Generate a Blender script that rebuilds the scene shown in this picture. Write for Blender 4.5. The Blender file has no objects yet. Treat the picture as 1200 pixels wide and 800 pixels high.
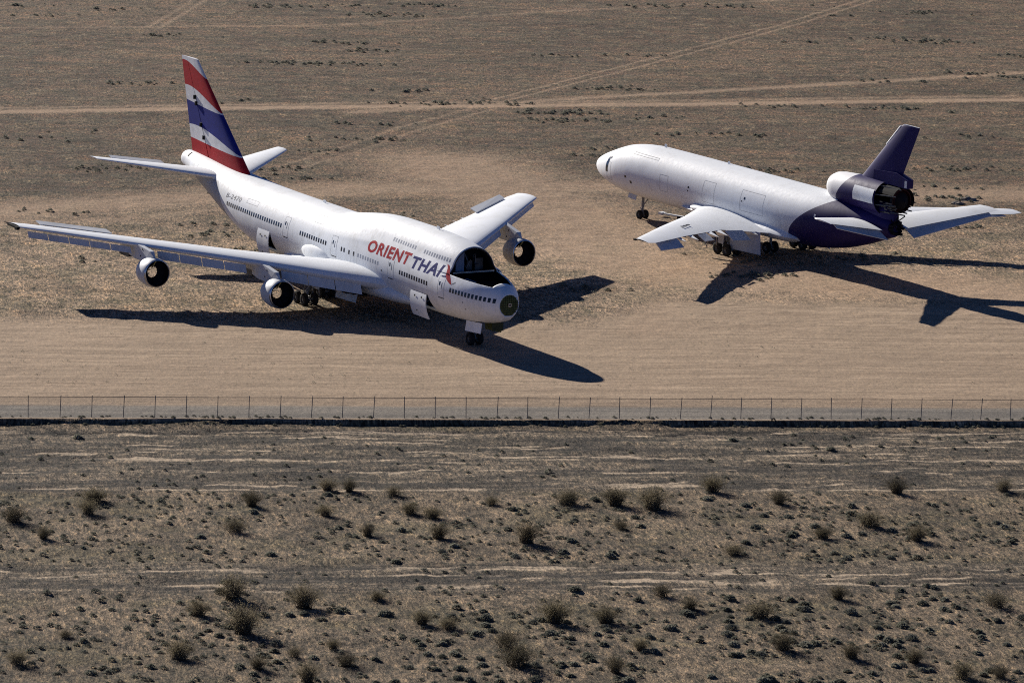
import bpy, bmesh, math, random
import numpy as np
from mathutils import Vector, noise
R = math.radians; PI = math.pi
rng = random.Random(7); nrg = np.random.default_rng(7)
scene = bpy.context.scene
COL = scene.collection

# ------------------------------------------------------------------ helpers
def tag(o, label=None, cat=None, group=None, kind=None):
    if label: o['label'] = label
    if cat: o['category'] = cat
    if group: o['group'] = group
    if kind: o['kind'] = kind
    return o

def empty(name, loc=(0, 0, 0), rot=(0, 0, 0)):
    o = bpy.data.objects.new(name, None); o.empty_display_size = 1
    o.location = loc; o.rotation_euler = rot; COL.objects.link(o); return o

class MB:
    def __init__(self): self.v = []; self.f = []; self.m = []
    def add(self, vs, fs, mi=0):
        b = len(self.v); self.v += [tuple(map(float, p)) for p in vs]
        self.f += [tuple(i + b for i in f) for f in fs]; self.m += [mi] * len(fs); return self
    def box(self, c, d, mi=0, rot=None):
        vs = []
        for x in (-.5, .5):
            for y in (-.5, .5):
                for z in (-.5, .5):
                    p = Vector((x * d[0], y * d[1], z * d[2]))
                    if rot is not None: p = rot @ p
                    vs.append(p + Vector(c))
        return self.add(vs, [(0, 1, 3, 2), (4, 6, 7, 5), (0, 4, 5, 1), (2, 3, 7, 6), (0, 2, 6, 4), (1, 5, 7, 3)], mi)
    def tube(self, p0, p1, r0, r1=None, n=8, mi=0, cap=True):
        r1 = r0 if r1 is None else r1
        p0 = Vector(p0); p1 = Vector(p1); d = (p1 - p0).normalized()
        a = d.orthogonal().normalized(); b = d.cross(a); vs = []
        for p, r in ((p0, r0), (p1, r1)):
            for k in range(n):
                t = 2 * PI * k / n; vs.append(p + (a * math.cos(t) + b * math.sin(t)) * r)
        fs = [(k, (k + 1) % n, n + (k + 1) % n, n + k) for k in range(n)]
        if cap: fs += [tuple(range(n))[::-1], tuple(range(n, 2 * n))]
        return self.add(vs, fs, mi)
    def lathe(self, c, axis, prof, n=32, mi=0, mis=None):
        c = Vector(c); d = Vector(axis).normalized(); a = d.orthogonal().normalized(); b = d.cross(a)
        vs = []
        for (x, r) in prof:
            for k in range(n):
                t = 2 * PI * k / n; vs.append(c + d * x + (a * math.cos(t) + b * math.sin(t)) * r)
        base = len(self.v); self.v += [tuple(p) for p in vs]
        for i in range(len(prof) - 1):
            for k in range(n):
                self.f.append((base + i * n + k, base + i * n + (k + 1) % n, base + (i + 1) * n + (k + 1) % n, base + (i + 1) * n + k))
                self.m.append(mis[i] if mis else mi)
        return self
    def build(self, name, mats, parent=None, smooth=False, angle=None, uv=None):
        me = bpy.data.meshes.new(name); me.from_pydata(self.v, [], self.f)
        for m in (mats if isinstance(mats, (list, tuple)) else [mats]): me.materials.append(m)
        me.polygons.foreach_set('material_index', self.m)
        bm = bmesh.new(); bm.from_mesh(me); bmesh.ops.recalc_face_normals(bm, faces=bm.faces)
        if smooth:
            for f in bm.faces: f.smooth = True
            for e in bm.edges:
                if len(e.link_faces) == 2 and e.calc_face_angle(0) > R(angle or 35): e.smooth = False
        bm.to_mesh(me); bm.free()
        if uv is not None:
            ul = me.uv_layers.new(name='UVMap')
            for lp in me.loops: ul.data[lp.index].uv = uv[lp.vertex_index]
        o = bpy.data.objects.new(name, me); COL.objects.link(o)
        if parent: o.parent = parent
        return o

def pchip(xs, ys):
    xs = np.array(xs, float); ys = np.array(ys, float); h = np.diff(xs); d = np.diff(ys) / h
    m = np.zeros_like(xs); m[0] = d[0]; m[-1] = d[-1]
    for i in range(1, len(xs) - 1):
        if d[i - 1] * d[i] <= 0: m[i] = 0
        else:
            w1 = 2 * h[i] + h[i - 1]; w2 = h[i] + 2 * h[i - 1]; m[i] = (w1 + w2) / (w1 / d[i - 1] + w2 / d[i])
    def f(x):
        x = np.clip(np.asarray(x, float), xs[0], xs[-1]); i = np.clip(np.searchsorted(xs, x) - 1, 0, len(xs) - 2)
        t = (x - xs[i]) / h[i]
        return ((2*t**3 - 3*t**2 + 1) * ys[i] + (t**3 - 2*t**2 + t) * h[i] * m[i]
                + (-2*t**3 + 3*t**2) * ys[i+1] + (t**3 - t**2) * h[i] * m[i+1])
    return f

# ------------------------------------------------------------------ materials
def mat(name):
    m = bpy.data.materials.new(name); m.use_nodes = True
    nt = m.node_tree; return m, nt, nt.nodes['Principled BSDF']
def N(nt, typ, **kw):
    n = nt.nodes.new(typ)
    for k, v in kw.items(): setattr(n, k, v)
    return n
def noise_node(nt, vec, scale, detail=4, rough=.55):
    n = N(nt, 'ShaderNodeTexNoise'); n.inputs['Scale'].default_value = scale
    n.inputs['Detail'].default_value = detail; n.inputs['Roughness'].default_value = rough
    nt.links.new(vec, n.inputs['Vector']); return n.outputs['Fac']
def ramp(nt, fac, stops):
    r = N(nt, 'ShaderNodeValToRGB'); nt.links.new(fac, r.inputs[0])
    els = r.color_ramp.elements
    while len(els) < len(stops): els.new(.5)
    for e, (p, c) in zip(els, stops): e.position = p; e.color = (c if len(c) == 4 else (*c, 1)) if hasattr(c, '__len__') else (c, c, c, 1)
    return r.outputs[0]
def mix(nt, fac, a, b, mode='MIX'):
    n = N(nt, 'ShaderNodeMix', data_type='RGBA', blend_type=mode)
    for i, x in ((0, fac), (6, a), (7, b)):
        if hasattr(x, 'is_linked') or hasattr(x, 'links'): nt.links.new(x, n.inputs[i])
        elif i == 0: n.inputs[0].default_value = x
        else: n.inputs[i].default_value = (*x, 1)
    return n.outputs[2]
def math_n(nt, op, a, b=None, clamp=False):
    n = N(nt, 'ShaderNodeMath', operation=op, use_clamp=clamp)
    for i, x in enumerate((a, b)):
        if x is None: continue
        if hasattr(x, 'links'): nt.links.new(x, n.inputs[i])
        else: n.inputs[i].default_value = x
    return n.outputs[0]

def simple(name, col, rough=.5, metal=0, var=.15, scale=2.0, bump=0):
    m, nt, b = mat(name); tc = N(nt, 'ShaderNodeTexCoord')
    f = noise_node(nt, tc.outputs['Object'], scale, 5, .6)
    dark = tuple(c * (1 - var) for c in col); light = tuple(min(1, c * (1 + var * .6)) for c in col)
    nt.links.new(ramp(nt, f, [(.3, dark), (.7, light)]), b.inputs['Base Color'])
    b.inputs['Roughness'].default_value = rough; b.inputs['Metallic'].default_value = metal
    if rough > .55: b.inputs['Specular IOR Level'].default_value = .15
    if bump:
        bn = N(nt, 'ShaderNodeBump'); bn.inputs['Strength'].default_value = bump; nt.links.new(f, bn.inputs['Height'])
        nt.links.new(bn.outputs[0], b.inputs['Normal'])
    return m

def paint(name, col, rough=.55, dirt=.85, streak=True, panel=True):
    """weathered aircraft paint: panel joints, long faint streaks and grime"""
    m, nt, b = mat(name); tc = N(nt, 'ShaderNodeTexCoord'); oc = tc.outputs['Object']
    f1 = noise_node(nt, oc, .35, 5, .6)
    mp = N(nt, 'ShaderNodeMapping'); mp.inputs['Scale'].default_value = (3.0, 3.0, .35); nt.links.new(oc, mp.inputs[0])
    f2 = noise_node(nt, mp.outputs[0], 1.2, 6, .65)
    g = math_n(nt, 'ADD', math_n(nt, 'MULTIPLY', f1, .5), math_n(nt, 'MULTIPLY', f2, .5))
    lo = tuple(c * (1 - .30 * dirt) * k for c, k in zip(col, (1, .985, .95))); 
    c = ramp(nt, g, [(.32, lo), (.52, col), (.8, tuple(min(1, x * 1.04) for x in col))])
    if panel:
        sp = N(nt, 'ShaderNodeSeparateXYZ'); nt.links.new(oc, sp.inputs[0])
        fr = math_n(nt, 'FRACT', math_n(nt, 'MULTIPLY', sp.outputs[0], 1 / 3.05))
        ln = math_n(nt, 'LESS_THAN', fr, .010)
        fr2 = math_n(nt, 'FRACT', math_n(nt, 'MULTIPLY', math_n(nt, 'ADD', sp.outputs[2], .35), 1 / 1.9))
        ln2 = math_n(nt, 'LESS_THAN', fr2, .010)
        l = math_n(nt, 'MULTIPLY', math_n(nt, 'MAXIMUM', ln, ln2), .22)
        c = mix(nt, l, c, tuple(x * .35 for x in col))
    nt.links.new(c, b.inputs['Base Color'])
    r = ramp(nt, f2, [(.3, rough + .14), (.7, rough)]); nt.links.new(r, b.inputs['Roughness'])
    b.inputs['Specular IOR Level'].default_value = .18 if col[0] < .1 else .4
    bn = N(nt, 'ShaderNodeBump'); bn.inputs['Strength'].default_value = .02; bn.inputs['Distance'].default_value = .12
    nt.links.new(noise_node(nt, oc, .9, 2), bn.inputs['Height']); nt.links.new(bn.outputs[0], b.inputs['Normal'])
    return m

WHITE = paint('white_paint', (.80, .825, .845), dirt=.75)
WHITE_B = paint('freighter_white_paint', (.80, .825, .845), dirt=.7)
WINGGREY = paint('wing_grey_paint', (.74, .77, .81), rough=.6, dirt=.5, panel=False)
UNDERGREY = paint('underside_grey_paint', (.40, .41, .42), rough=.5, panel=False)
FLAPGREY = paint('flap_grey_paint', (.58, .60, .63), rough=.5, panel=False)
PURPLE = paint('purple_paint', (.017, .011, .088), rough=.5, dirt=.7, panel=False)
METAL = simple('bare_metal', (.50, .50, .50), .32, .9, .25)
DARKMETAL = simple('dark_metal', (.06, .06, .065), .45, .5, .4, 6)
BLACK = simple('flat_black', (.010, .010, .012), .85, 0, .4)  # even near-black for holes, engine insides and broken ends
RUBBER = simple('tyre_rubber', (.022, .021, .020), .9, 0, .3, 8)
GLASS = simple('dark_window_glass', (.012, .014, .02), .22, 0, .2)
WINBLUE = simple('faded_window_shade', (.27, .30, .36), .4, 0, .2)
RED = simple('red_lettering', (.42, .010, .022), .8, 0, .12)
NAVY = simple('navy_lettering', (.012, .018, .15), .8, 0, .12)
REGC = simple('grey_lettering', (.10, .10, .11), .5, 0, .1)
LINE = simple('panel_joint_line', (.32, .33, .35), .6, 0, .2)
DLINE = simple('dark_joint_line', (.035, .035, .04), .6, 0, .2)
PRIMER = simple('green_primer', (.17, .185, .065), .7, 0, .35, 3)
PRIMERDK = simple('dark_primer_rib', (.055, .058, .026), .7, 0, .3, 3)
OPENDARK = simple('cabin_interior_dark', (.022, .022, .026), .85, 0, .5, 1.5)
CABIN = simple('cabin_wall_panel', (.20, .23, .30), .6, 0, .15, 1)
YELLOW = simple('yellow_strut_paint', (.50, .42, .15), .5, 0, .2)
DKRED = simple('dark_red_liner', (.045, .010, .010), .6, 0, .5, 3)

def fin_livery():
    m, nt, b = mat('tricolour_fin_paint'); tc = N(nt, 'ShaderNodeTexCoord')
    sp = N(nt, 'ShaderNodeSeparateXYZ'); nt.links.new(tc.outputs['UV'], sp.inputs[0]); t, h = sp.outputs[0], sp.outputs[1]
    def above(te, le, k):
        lin = math_n(nt, 'ADD', math_n(nt, 'MULTIPLY', t, te - le), le)
        bow = math_n(nt, 'MULTIPLY', math_n(nt, 'MULTIPLY', t, math_n(nt, 'SUBTRACT', 1.0, t)), 4 * k)
        return math_n(nt, 'GREATER_THAN', h, math_n(nt, 'ADD', lin, bow))
    red = (.42, .014, .020); white = (.76, .76, .77); blue = (.016, .022, .20)
    c = mix(nt, above(.20, .155, .0), red, white)
    c = mix(nt, above(.33, .165, .062), c, blue)
    c = mix(nt, above(.57, .52, .0), c, white)
    c = mix(nt, above(.715, .53, .06), c, red)
    c = mix(nt, above(.96, .83, .045), c, white)
    f = noise_node(nt, tc.outputs['Object'], 1.3, 6, .65)
    c = mix(nt, .55, c, mix(nt, 1.0, c, ramp(nt, f, [(.3, .55), (.65, 1.0)]), 'MULTIPLY'))
    nt.links.new(c, b.inputs['Base Color']); b.inputs['Roughness'].default_value = .6; b.inputs['Specular IOR Level'].default_value = .15
    return m
FINM = fin_livery()

def freighter_paint():
    """white fuselage whose tail is painted purple behind a curved edge"""
    m = PURPLE.copy(); m.name = 'freighter_two_tone_paint'
    nt = m.node_tree; b = nt.nodes['Principled BSDF']; tc = N(nt, 'ShaderNodeTexCoord')
    src = b.inputs['Base Color'].links[0].from_socket
    sp = N(nt, 'ShaderNodeSeparateXYZ'); nt.links.new(tc.outputs['Object'], sp.inputs[0])
    s = math_n(nt, 'SUBTRACT', 7.0, sp.outputs[0]); z = sp.outputs[2]
    # boundary s = 37.0 + .28 (z-2.8) + .16 (z-2.8)^2
    dz = math_n(nt, 'SUBTRACT', z, 2.8)
    bd = math_n(nt, 'ADD', math_n(nt, 'ADD', math_n(nt, 'MULTIPLY', dz, .32), math_n(nt, 'MULTIPLY', math_n(nt, 'MULTIPLY', dz, dz), .165)), 35.5)
    fac = math_n(nt, 'GREATER_THAN', s, bd)
    f1 = noise_node(nt, tc.outputs['Object'], .4, 6, .65)
    mp = N(nt, 'ShaderNodeMapping'); mp.inputs['Scale'].default_value = (1.0, 3.0, .5); nt.links.new(tc.outputs['Object'], mp.inputs[0])
    f2 = noise_node(nt, mp.outputs[0], 1.6, 5, .7)
    g = math_n(nt, 'ADD', math_n(nt, 'MULTIPLY', f1, .5), math_n(nt, 'MULTIPLY', f2, .5))
    w = ramp(nt, g, [(.32, (.66, .67, .69)), (.5, (.79, .815, .835)), (.7, (.82, .845, .865))])
    fr = math_n(nt, 'FRACT', math_n(nt, 'MULTIPLY', s, 1 / 4.1)); ln = math_n(nt, 'LESS_THAN', fr, .008)
    fr2 = math_n(nt, 'FRACT', math_n(nt, 'MULTIPLY', math_n(nt, 'ADD', z, .2), 1 / 2.3)); ln2 = math_n(nt, 'LESS_THAN', fr2, .010)
    w = mix(nt, math_n(nt, 'MULTIPLY', math_n(nt, 'MAXIMUM', ln, ln2), .16), w, (.3, .3, .32))
    c = mix(nt, fac, w, src)
    nt.links.new(c, b.inputs['Base Color']); return m
TWOTONE = freighter_paint()

def duct_paint():
    m = PURPLE.copy(); m.name = 'tail_duct_two_tone_paint'
    nt = m.node_tree; b = nt.nodes['Principled BSDF']; tc = N(nt, 'ShaderNodeTexCoord')
    src = b.inputs['Base Color'].links[0].from_socket
    sp = N(nt, 'ShaderNodeSeparateXYZ'); nt.links.new(tc.outputs['Object'], sp.inputs[0])
    s = math_n(nt, 'SUBTRACT', 7.0, sp.outputs[0])
    bd = math_n(nt, 'ADD', math_n(nt, 'MULTIPLY', math_n(nt, 'SUBTRACT', sp.outputs[2], 8.0), .80), 41.6)
    nt.links.new(mix(nt, math_n(nt, 'GREATER_THAN', s, bd), (.8, .8, .8), src), b.inputs['Base Color']); return m
DUCTP = duct_paint()

# ------------------------------------------------------------------ fuselage sections  (s = metres aft of nose, y = left, z = up)
def loc(s, y, z): return (7.0 - s, y, z)

class Hull:
    def __init__(self, S, zb, zt, w, zc, hump=None, e=2.0):
        self.s0, self.s1 = S[0], S[-1]
        self.zb = pchip(S, zb); self.zt = pchip(S, zt); self.w = pchip(S, w); self.zc = pchip(S, zc); self.e = e
        self.hump = None
        if hump:
            self.hump = (pchip(hump[0], hump[1]), pchip(hump[0], hump[2]), pchip(hump[0], hump[3])) # top, halfwidth, height
    def hw(self, s, z):
        s = np.asarray(s, float); z = np.asarray(z, float)
        zc = self.zc(s); a = np.where(z > zc, self.zt(s) - zc, zc - self.zb(s)); a = np.maximum(a, 1e-4)
        m = self.w(s) * np.sqrt(np.clip(1 - ((z - zc) / a) ** 2, 0, 1))
        if self.hump:
            top, wh, rh = (f(s) for f in self.hump); c = top - rh
            h = wh * np.sqrt(np.clip(1 - ((z - c) / rh) ** 2, 0, 1))
            h = np.where(z < c, wh * np.clip(1 - (c - z) / 2.2, 0, 1) ** .35 * .999, h)
            m = (m ** 7 + h ** 7) ** (1 / 7)
        return m
    def section(self, s, th):
        """polar boundary, th from the crown"""
        s = np.broadcast_to(np.asarray(s, float), th.shape); zc = self.zc(s)
        lo = np.zeros_like(th); hi = np.full_like(th, 6.5); sn, cs = np.sin(th), np.cos(th)
        for _ in range(34):
            r = (lo + hi) / 2; y, z = r * sn, zc + r * cs
            top = self.zt(s)
            if self.hump: top = np.maximum(top, self.hump[0](s))
            ins = (np.abs(y) <= self.hw(s, z)) & (z < top) & (z > self.zb(s))
            lo = np.where(ins, r, lo); hi = np.where(ins, hi, r)
        return lo * sn, zc + lo * cs
    def mesh(self, name, stations, nt=96, mats=(), parent=None, close0=True, close1=True):
        th = np.linspace(0, 2 * PI, nt, endpoint=False)
        mb = MB(); V = []
        for s in stations:
            y, z = self.section(s, th); V.append([loc(s, a, b) for a, b in zip(y, z)])
        vs = [p for r in V for p in r]; fs = []
        for i in range(len(stations) - 1):
            for k in range(nt): fs.append((i * nt + k, i * nt + (k + 1) % nt, (i + 1) * nt + (k + 1) % nt, (i + 1) * nt + k))
        if close0: fs.append(tuple(range(nt)))
        if close1: fs.append(tuple(range((len(stations) - 1) * nt, len(stations) * nt))[::-1])
        mb.add(vs, fs); return mb
    def side(self, s, z, sgn, off=.0):
        """point on the skin at station s, height z, pushed out by off"""
        y = float(self.hw(s, z)); dz = .05
        dy = (float(self.hw(s, z + dz)) - float(self.hw(s, z - dz))) / (2 * dz)
        ds = (float(self.hw(s + .1, z)) - float(self.hw(s - .1, z))) / .2
        n = Vector((-(-ds), 1.0, -dy)); n = Vector((ds, 1.0, -dy)).normalized()
        p = Vector(loc(s, y, z)) + n * off
        return (p.x, sgn * p.y, p.z)

def patch(h, name, cells, sgn, m, parent, off=.008, step=.12):
    """thin plates following the hull: list of (s0,s1,z0,z1)"""
    mb = MB()
    for (a, b, c, d) in cells:
        ns = max(1, int(abs(b - a) / .3)); nz = max(1, int(abs(d - c) / step))
        vs = []
        for i in range(ns + 1):
            for j in range(nz + 1): vs.append(h.side(a + (b - a) * i / ns, c + (d - c) * j / nz, sgn, off))
        fs = [(i * (nz + 1) + j, i * (nz + 1) + j + 1, (i + 1) * (nz + 1) + j + 1, (i + 1) * (nz + 1) + j) for i in range(ns) for j in range(nz)]
        mb.add(vs, fs)
    return mb.build(name, m, parent)

def frame_cells(a, b, c, d, t=.05):
    return [(a, a + t, c, d), (b - t, b, c, d), (a + t, b - t, d - t, d), (a + t, b - t, c, c + t)]

def text_obj(h, name, body, s_start, s_end, zbase, zheight, sgn, m, parent, shear=.0, bold=.0, off=.007, arc=True):
    cu = bpy.data.curves.new('tmp', 'FONT'); cu.body = body; cu.size = 1; cu.shear = shear; cu.offset = bold; cu.resolution_u = 3; cu.space_character = 1.12
    to = bpy.data.objects.new('tmp', cu); COL.objects.link(to)
    dg = bpy.context.evaluated_depsgraph_get(); dg.update()
    me = bpy.data.meshes.new_from_object(to.evaluated_get(dg))
    bpy.data.objects.remove(to); bpy.data.curves.remove(cu)
    bm = bmesh.new(); bm.from_mesh(me)
    xs = [v.co.x for v in bm.verts]; ys = [v.co.y for v in bm.verts]; x0, x1, y0, y1 = min(xs), max(xs), min(ys), max(ys)
    for k in range(1, 25):
        bmesh.ops.bisect_plane(bm, geom=bm.verts[:] + bm.edges[:] + bm.faces[:], plane_co=(x0 + (x1 - x0) * k / 25, 0, 0), plane_no=(1, 0, 0))
    for k in range(1, 10):
        bmesh.ops.bisect_plane(bm, geom=bm.verts[:] + bm.edges[:] + bm.faces[:], plane_co=(0, y0 + (y1 - y0) * k / 10, 0), plane_no=(0, 1, 0))
    for v in bm.verts:
        s = s_start + (s_end - s_start) * (v.co.x - x0) / (x1 - x0); z = zbase + zheight * (v.co.y - y0) / (y1 - y0)
        v.co = h.side(s, z, sgn, off)
    bm.to_mesh(me); bm.free(); me.name = name; me.materials.clear(); me.materials.append(m)
    o = bpy.data.objects.new(name, me); COL.objects.link(o); o.parent = parent; return o

# ------------------------------------------------------------------ lifting surfaces
def foil(n=14, t=.11, camber=.015):
    """closed loop: TE upper -> LE -> TE lower, chord 1"""
    x = (1 - np.cos(np.linspace(0, PI, n))) / 2
    yt = 5 * t * (.2969 * np.sqrt(x) - .126 * x - .3516 * x**2 + .2843 * x**3 - .1015 * x**4)
    yc = camber * 4 * x * (1 - x)
    up = list(zip(x[::-1], (yc + yt)[::-1])); lo = list(zip(x[1:], (yc - yt)[1:]))
    return up + lo
def surface(name, secs, m, parent, mi_fn=None, mats=None, c0=0., c1=1., uv=False, vertical=False, tw=0, cap=True):
    """secs: (sLE, sTE, span, other, thick). horizontal: span=y other=z ; vertical: span=z other=y"""
    pts = []; 
    n = None; uvs = []
    for idx, (sl, st, sp, ot, tk) in enumerate(secs):
        F = [(x, y) for x, y in foil(16, tk) ]
        F = [(x, y) for x, y in F if c0 - 1e-6 <= x <= c1 + 1e-6] if (c0 > 0 or c1 < 1) else F
        if c0 > 0 or c1 < 1:
            G = foil(60, tk); up = [p for p in G[:60]][::-1]; lo = G[59:]
            def at(L, x): return float(np.interp(x, [q[0] for q in L], [q[1] for q in L]))
            X = [c1 - (c1 - c0) * (1 - math.cos(PI * k / 12)) / 2 for k in range(13)]
            F = [(x, at(up, x)) for x in X] + [(x, at(lo, x)) for x in X[::-1]]
            if c0 == 0: F.pop(13)
        n = len(F); ch = st - sl
        for x, y in F:
            if vertical: pts.append(loc(sl + ch * x, ot + y * ch, sp))
            else: pts.append(loc(sl + ch * x, sp, ot + y * ch - tw * (x - .3) * ch))
            uvs.append((x, idx / (len(secs) - 1)))
    mb = MB(); fs = []
    for i in range(len(secs) - 1):
        for k in range(n): fs.append((i * n + k, i * n + (k + 1) % n, (i + 1) * n + (k + 1) % n, (i + 1) * n + k))
    fs.append(tuple(range(n))); fs.append(tuple(range((len(secs) - 1) * n, len(secs) * n))[::-1])
    mb.add(pts, fs)
    if mi_fn: mb.m = [mi_fn(f, pts) for f in fs]
    return mb.build(name, mats or m, parent, smooth=True, angle=40, uv=uvs if uv else None)

def plate(name, quad, th, m, parent):
    """bent-free plate from 4 (s,y,z) corners with real thickness"""
    q = [Vector(loc(*p)) for p in quad]; n = (q[1] - q[0]).cross(q[3] - q[0]).normalized() * th / 2
    mb = MB().add([p + n for p in q] + [p - n for p in q], [(0, 1, 2, 3), (7, 6, 5, 4), (0, 4, 5, 1), (1, 5, 6, 2), (2, 6, 7, 3), (3, 7, 4, 0)])
    return mb.build(name, m, parent)

def lerp_tab(tab, y):
    ys = [t[0] for t in tab]; return [float(np.interp(y, ys, [t[k] for t in tab])) for k in range(1, len(tab[0]))]

# ------------------------------------------------------------------ landing gear
def wheel(parent, s, y, z, r, w, name='wheel'):
    t = MB().lathe(loc(s, y, z), (0, 1, 0), [(-w*.5, r*.55), (-w*.5, r*.80), (-w*.42, r*.94), (-w*.2, r), (w*.2, r), (w*.42, r*.94), (w*.5, r*.80), (w*.5, r*.55)], 28).build('wheel', RUBBER, parent, True, 50)
    hb = MB()
    for sg in (-1, 1):
        hb.lathe(loc(s, y, z), (0, sg, 0), [(w*.42, r*.56), (w*.30, r*.50), (w*.26, r*.30), (w*.46, r*.24), (w*.46, .001)], 20)
    hb.build('rim', DARKMETAL, t, True)
    return t
def strut_tubes(name, tubes, m, parent):
    mb = MB()
    for (a, b, r) in tubes: mb.tube(loc(*a), loc(*b), r, n=12)
    return mb.build(name, m, parent, True, 40)
STRUT = simple('strut_grey_paint', (.24, .24, .24), .5, .2, .4, 6)
def bogie(parent, s, y, zg, ztop, base=1.45, track=1.1, r=.62, w=.46, lean=0):
    for ds in (-base/2, base/2):
        for dy in (-track/2, track/2): wheel(parent, s + ds, y + dy, zg + r, r, w)
    strut_tubes('bogie_beam', [((s - base/2, y, zg + r), (s + base/2, y, zg + r), .14),
        ((s - base/2, y - track/2, zg + r), (s - base/2, y + track/2, zg + r), .08),
        ((s + base/2, y - track/2, zg + r), (s + base/2, y + track/2, zg + r), .08),
        ((s - base*.35, y - .28, zg + r + .1), (s + base*.3, y - .28, zg + r + .25), .05),
        ((s - base*.35, y + .28, zg + r + .1), (s + base*.3, y + .28, zg + r + .25), .05)], STRUT, parent)
    strut_tubes('strut', [((s, y, zg + r), (s, y + lean*.5, zg + (ztop - zg) * .5), .13), ((s, y + lean*.5, zg + (ztop - zg) * .45), (s, y + lean, ztop), .21)], STRUT, parent)
    strut_tubes('drag_brace', [((s, y, zg + r + .7), (s - 1.5, y + lean, ztop), .07), ((s, y + .15, zg + r + .9), (s, y + lean*1.2 + .9 * (1 if lean > 0 else -1), ztop), .07),
        ((s + .22, y, zg + r + .2), (s + .5, y, zg + r + .75), .05), ((s + .5, y, zg + r + .75), (s + .2, y, zg + r + 1.2), .05)], STRUT, parent)

# ================================================================== AIRLINER (passenger jumbo)
JUMBO = empty('jumbo_airliner', (-3.412, 456.385, .012), (0, .003, -1.035))
tag(JUMBO, 'white jumbo jet with tricolour tail fin, ORIENT THAI lettering and its cockpit roof cut away', 'airliner')
S = [1.1, 1.5, 2.0, 3.0, 4.5, 6.5, 9, 12, 20, 30, 40, 46, 49, 52, 56, 60, 64, 67, 68.3, 68.75]
HA = Hull(S,
    zb=[3.80, 3.45, 3.20, 2.88, 2.58, 2.33, 2.15, 2.05, 2.0, 2.0, 2.0, 2.05, 2.25, 2.80, 4.00, 5.35, 6.55, 7.35, 7.70, 8.05],
    zt=[5.90, 6.22, 6.52, 6.84, 7.15, 7.50, 7.95, 8.35, 8.60, 8.60, 8.60, 8.62, 8.68, 8.78, 8.95, 9.15, 9.33, 9.42, 9.38, 9.05],
    w=[1.05, 1.27, 1.60, 2.12, 2.66, 3.03, 3.24, 3.25, 3.25, 3.25, 3.25, 3.23, 3.14, 2.98, 2.62, 2.10, 1.52, 1.08, .90, .50],
    zc=[4.86, 4.86, 4.88, 4.92, 5.0, 5.15, 5.3, 5.3, 5.3, 5.3, 5.3, 5.35, 5.5, 5.8, 6.4, 7.1, 7.8, 8.3, 8.5, 8.55],
    hump=([1.1, 3.0, 4.6, 6.5, 8, 10, 12, 17, 22, 25, 28, 31, 34, 40, 68.75],
          [5.0, 6.6, 7.7, 8.80, 9.22, 9.52, 9.68, 9.80, 9.78, 9.62, 9.25, 8.80, 8.45, 8.0, 5.0],
          [.5, 1.2, 1.7, 2.1, 2.3, 2.42, 2.5, 2.6, 2.62, 2.6, 2.5, 2.3, 1.9, 1.2, .5],
          [.5, 1.1, 1.8, 2.3, 2.4, 2.45, 2.5, 2.5, 2.5, 2.45, 2.3, 2.0, 1.6, 1.0, .5]))
st = list(np.arange(1.1, 3, .08)) + list(np.arange(3, 12, .2)) + list(np.arange(12, 66, .6)) + list(np.arange(66, 68.75, .15)) + [68.7, 68.75]
SNAP = [1.5, 2.5, 4.6, 8.0, 8.6, 11.2, 14.2, 43.4, 46.0]
st = sorted([x for x in list(np.arange(1.1, 3, .08)) + list(np.arange(3, 12, .2)) + list(np.arange(12, 66, .4)) + list(np.arange(66, 68.75, .15)) if min(abs(x - q) for q in SNAP) > .06] + SNAP + [68.7, 68.75])
hull_mb = HA.mesh('fuselage', st, 160, close0=False)
hull = hull_mb.build('fuselage', [WHITE, OPENDARK, UNDERGREY], JUMBO, True, 50)
bm = bmesh.new(); bm.from_mesh(hull.data)
def bis(co, no): bmesh.ops.bisect_plane(bm, geom=bm.verts[:] + bm.edges[:] + bm.faces[:], plane_co=loc(*co), plane_no=no)
CUT = 8.0; ZC = 6.80
def zcut(s): return 6.38 + .076 * (s - 2.5)
bis((2.5, 0, 6.38), (.076, 0, 1))
DOORS = [(11.2, 14.2, 2.75, 4.25), (43.4, 46.0, 2.95, 4.8)]
for a, b, c, d in DOORS:
    bis((0, 0, c), (0, 0, 1)); bis((0, 0, d), (0, 0, 1))
# wheel wells

GA, GB = Vector(loc(57.4, 0, 8.2)), Vector(loc(54.0, 0, 4.6)); gd = (GB - GA).normalized(); gn = Vector((gd.z, 0, -gd.x))
bmesh.ops.bisect_plane(bm, geom=bm.verts[:] + bm.edges[:] + bm.faces[:], plane_co=GA, plane_no=gn)
kill = []
for f in bm.faces:
    c = f.calc_center_median(); s = 7 - c.x
    if 2.5 < s < CUT and c.z > zcut(s): kill.append(f)
    elif c.y < 0 and any(a < s < b and cc < c.z < d for a, b, cc, d in DOORS): kill.append(f)
    elif 4.6 < s < 8.6 and abs(c.y) < .9 and c.z < 3: kill.append(f)
    if (Vector((c.x, 0, c.z)) - GA).dot(gn) * (1 if gn.x < 0 else -1) > 0 and c.z < 7.9 and s > 52: f.material_index = 2
bmesh.ops.delete(bm, geom=list(set(kill)), context='FACES')
bm.to_mesh(hull.data); bm.free()
sol = hull.modifiers.new('skin', 'SOLIDIFY'); sol.thickness = .14; sol.offset = -1; sol.material_offset = 1

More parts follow.
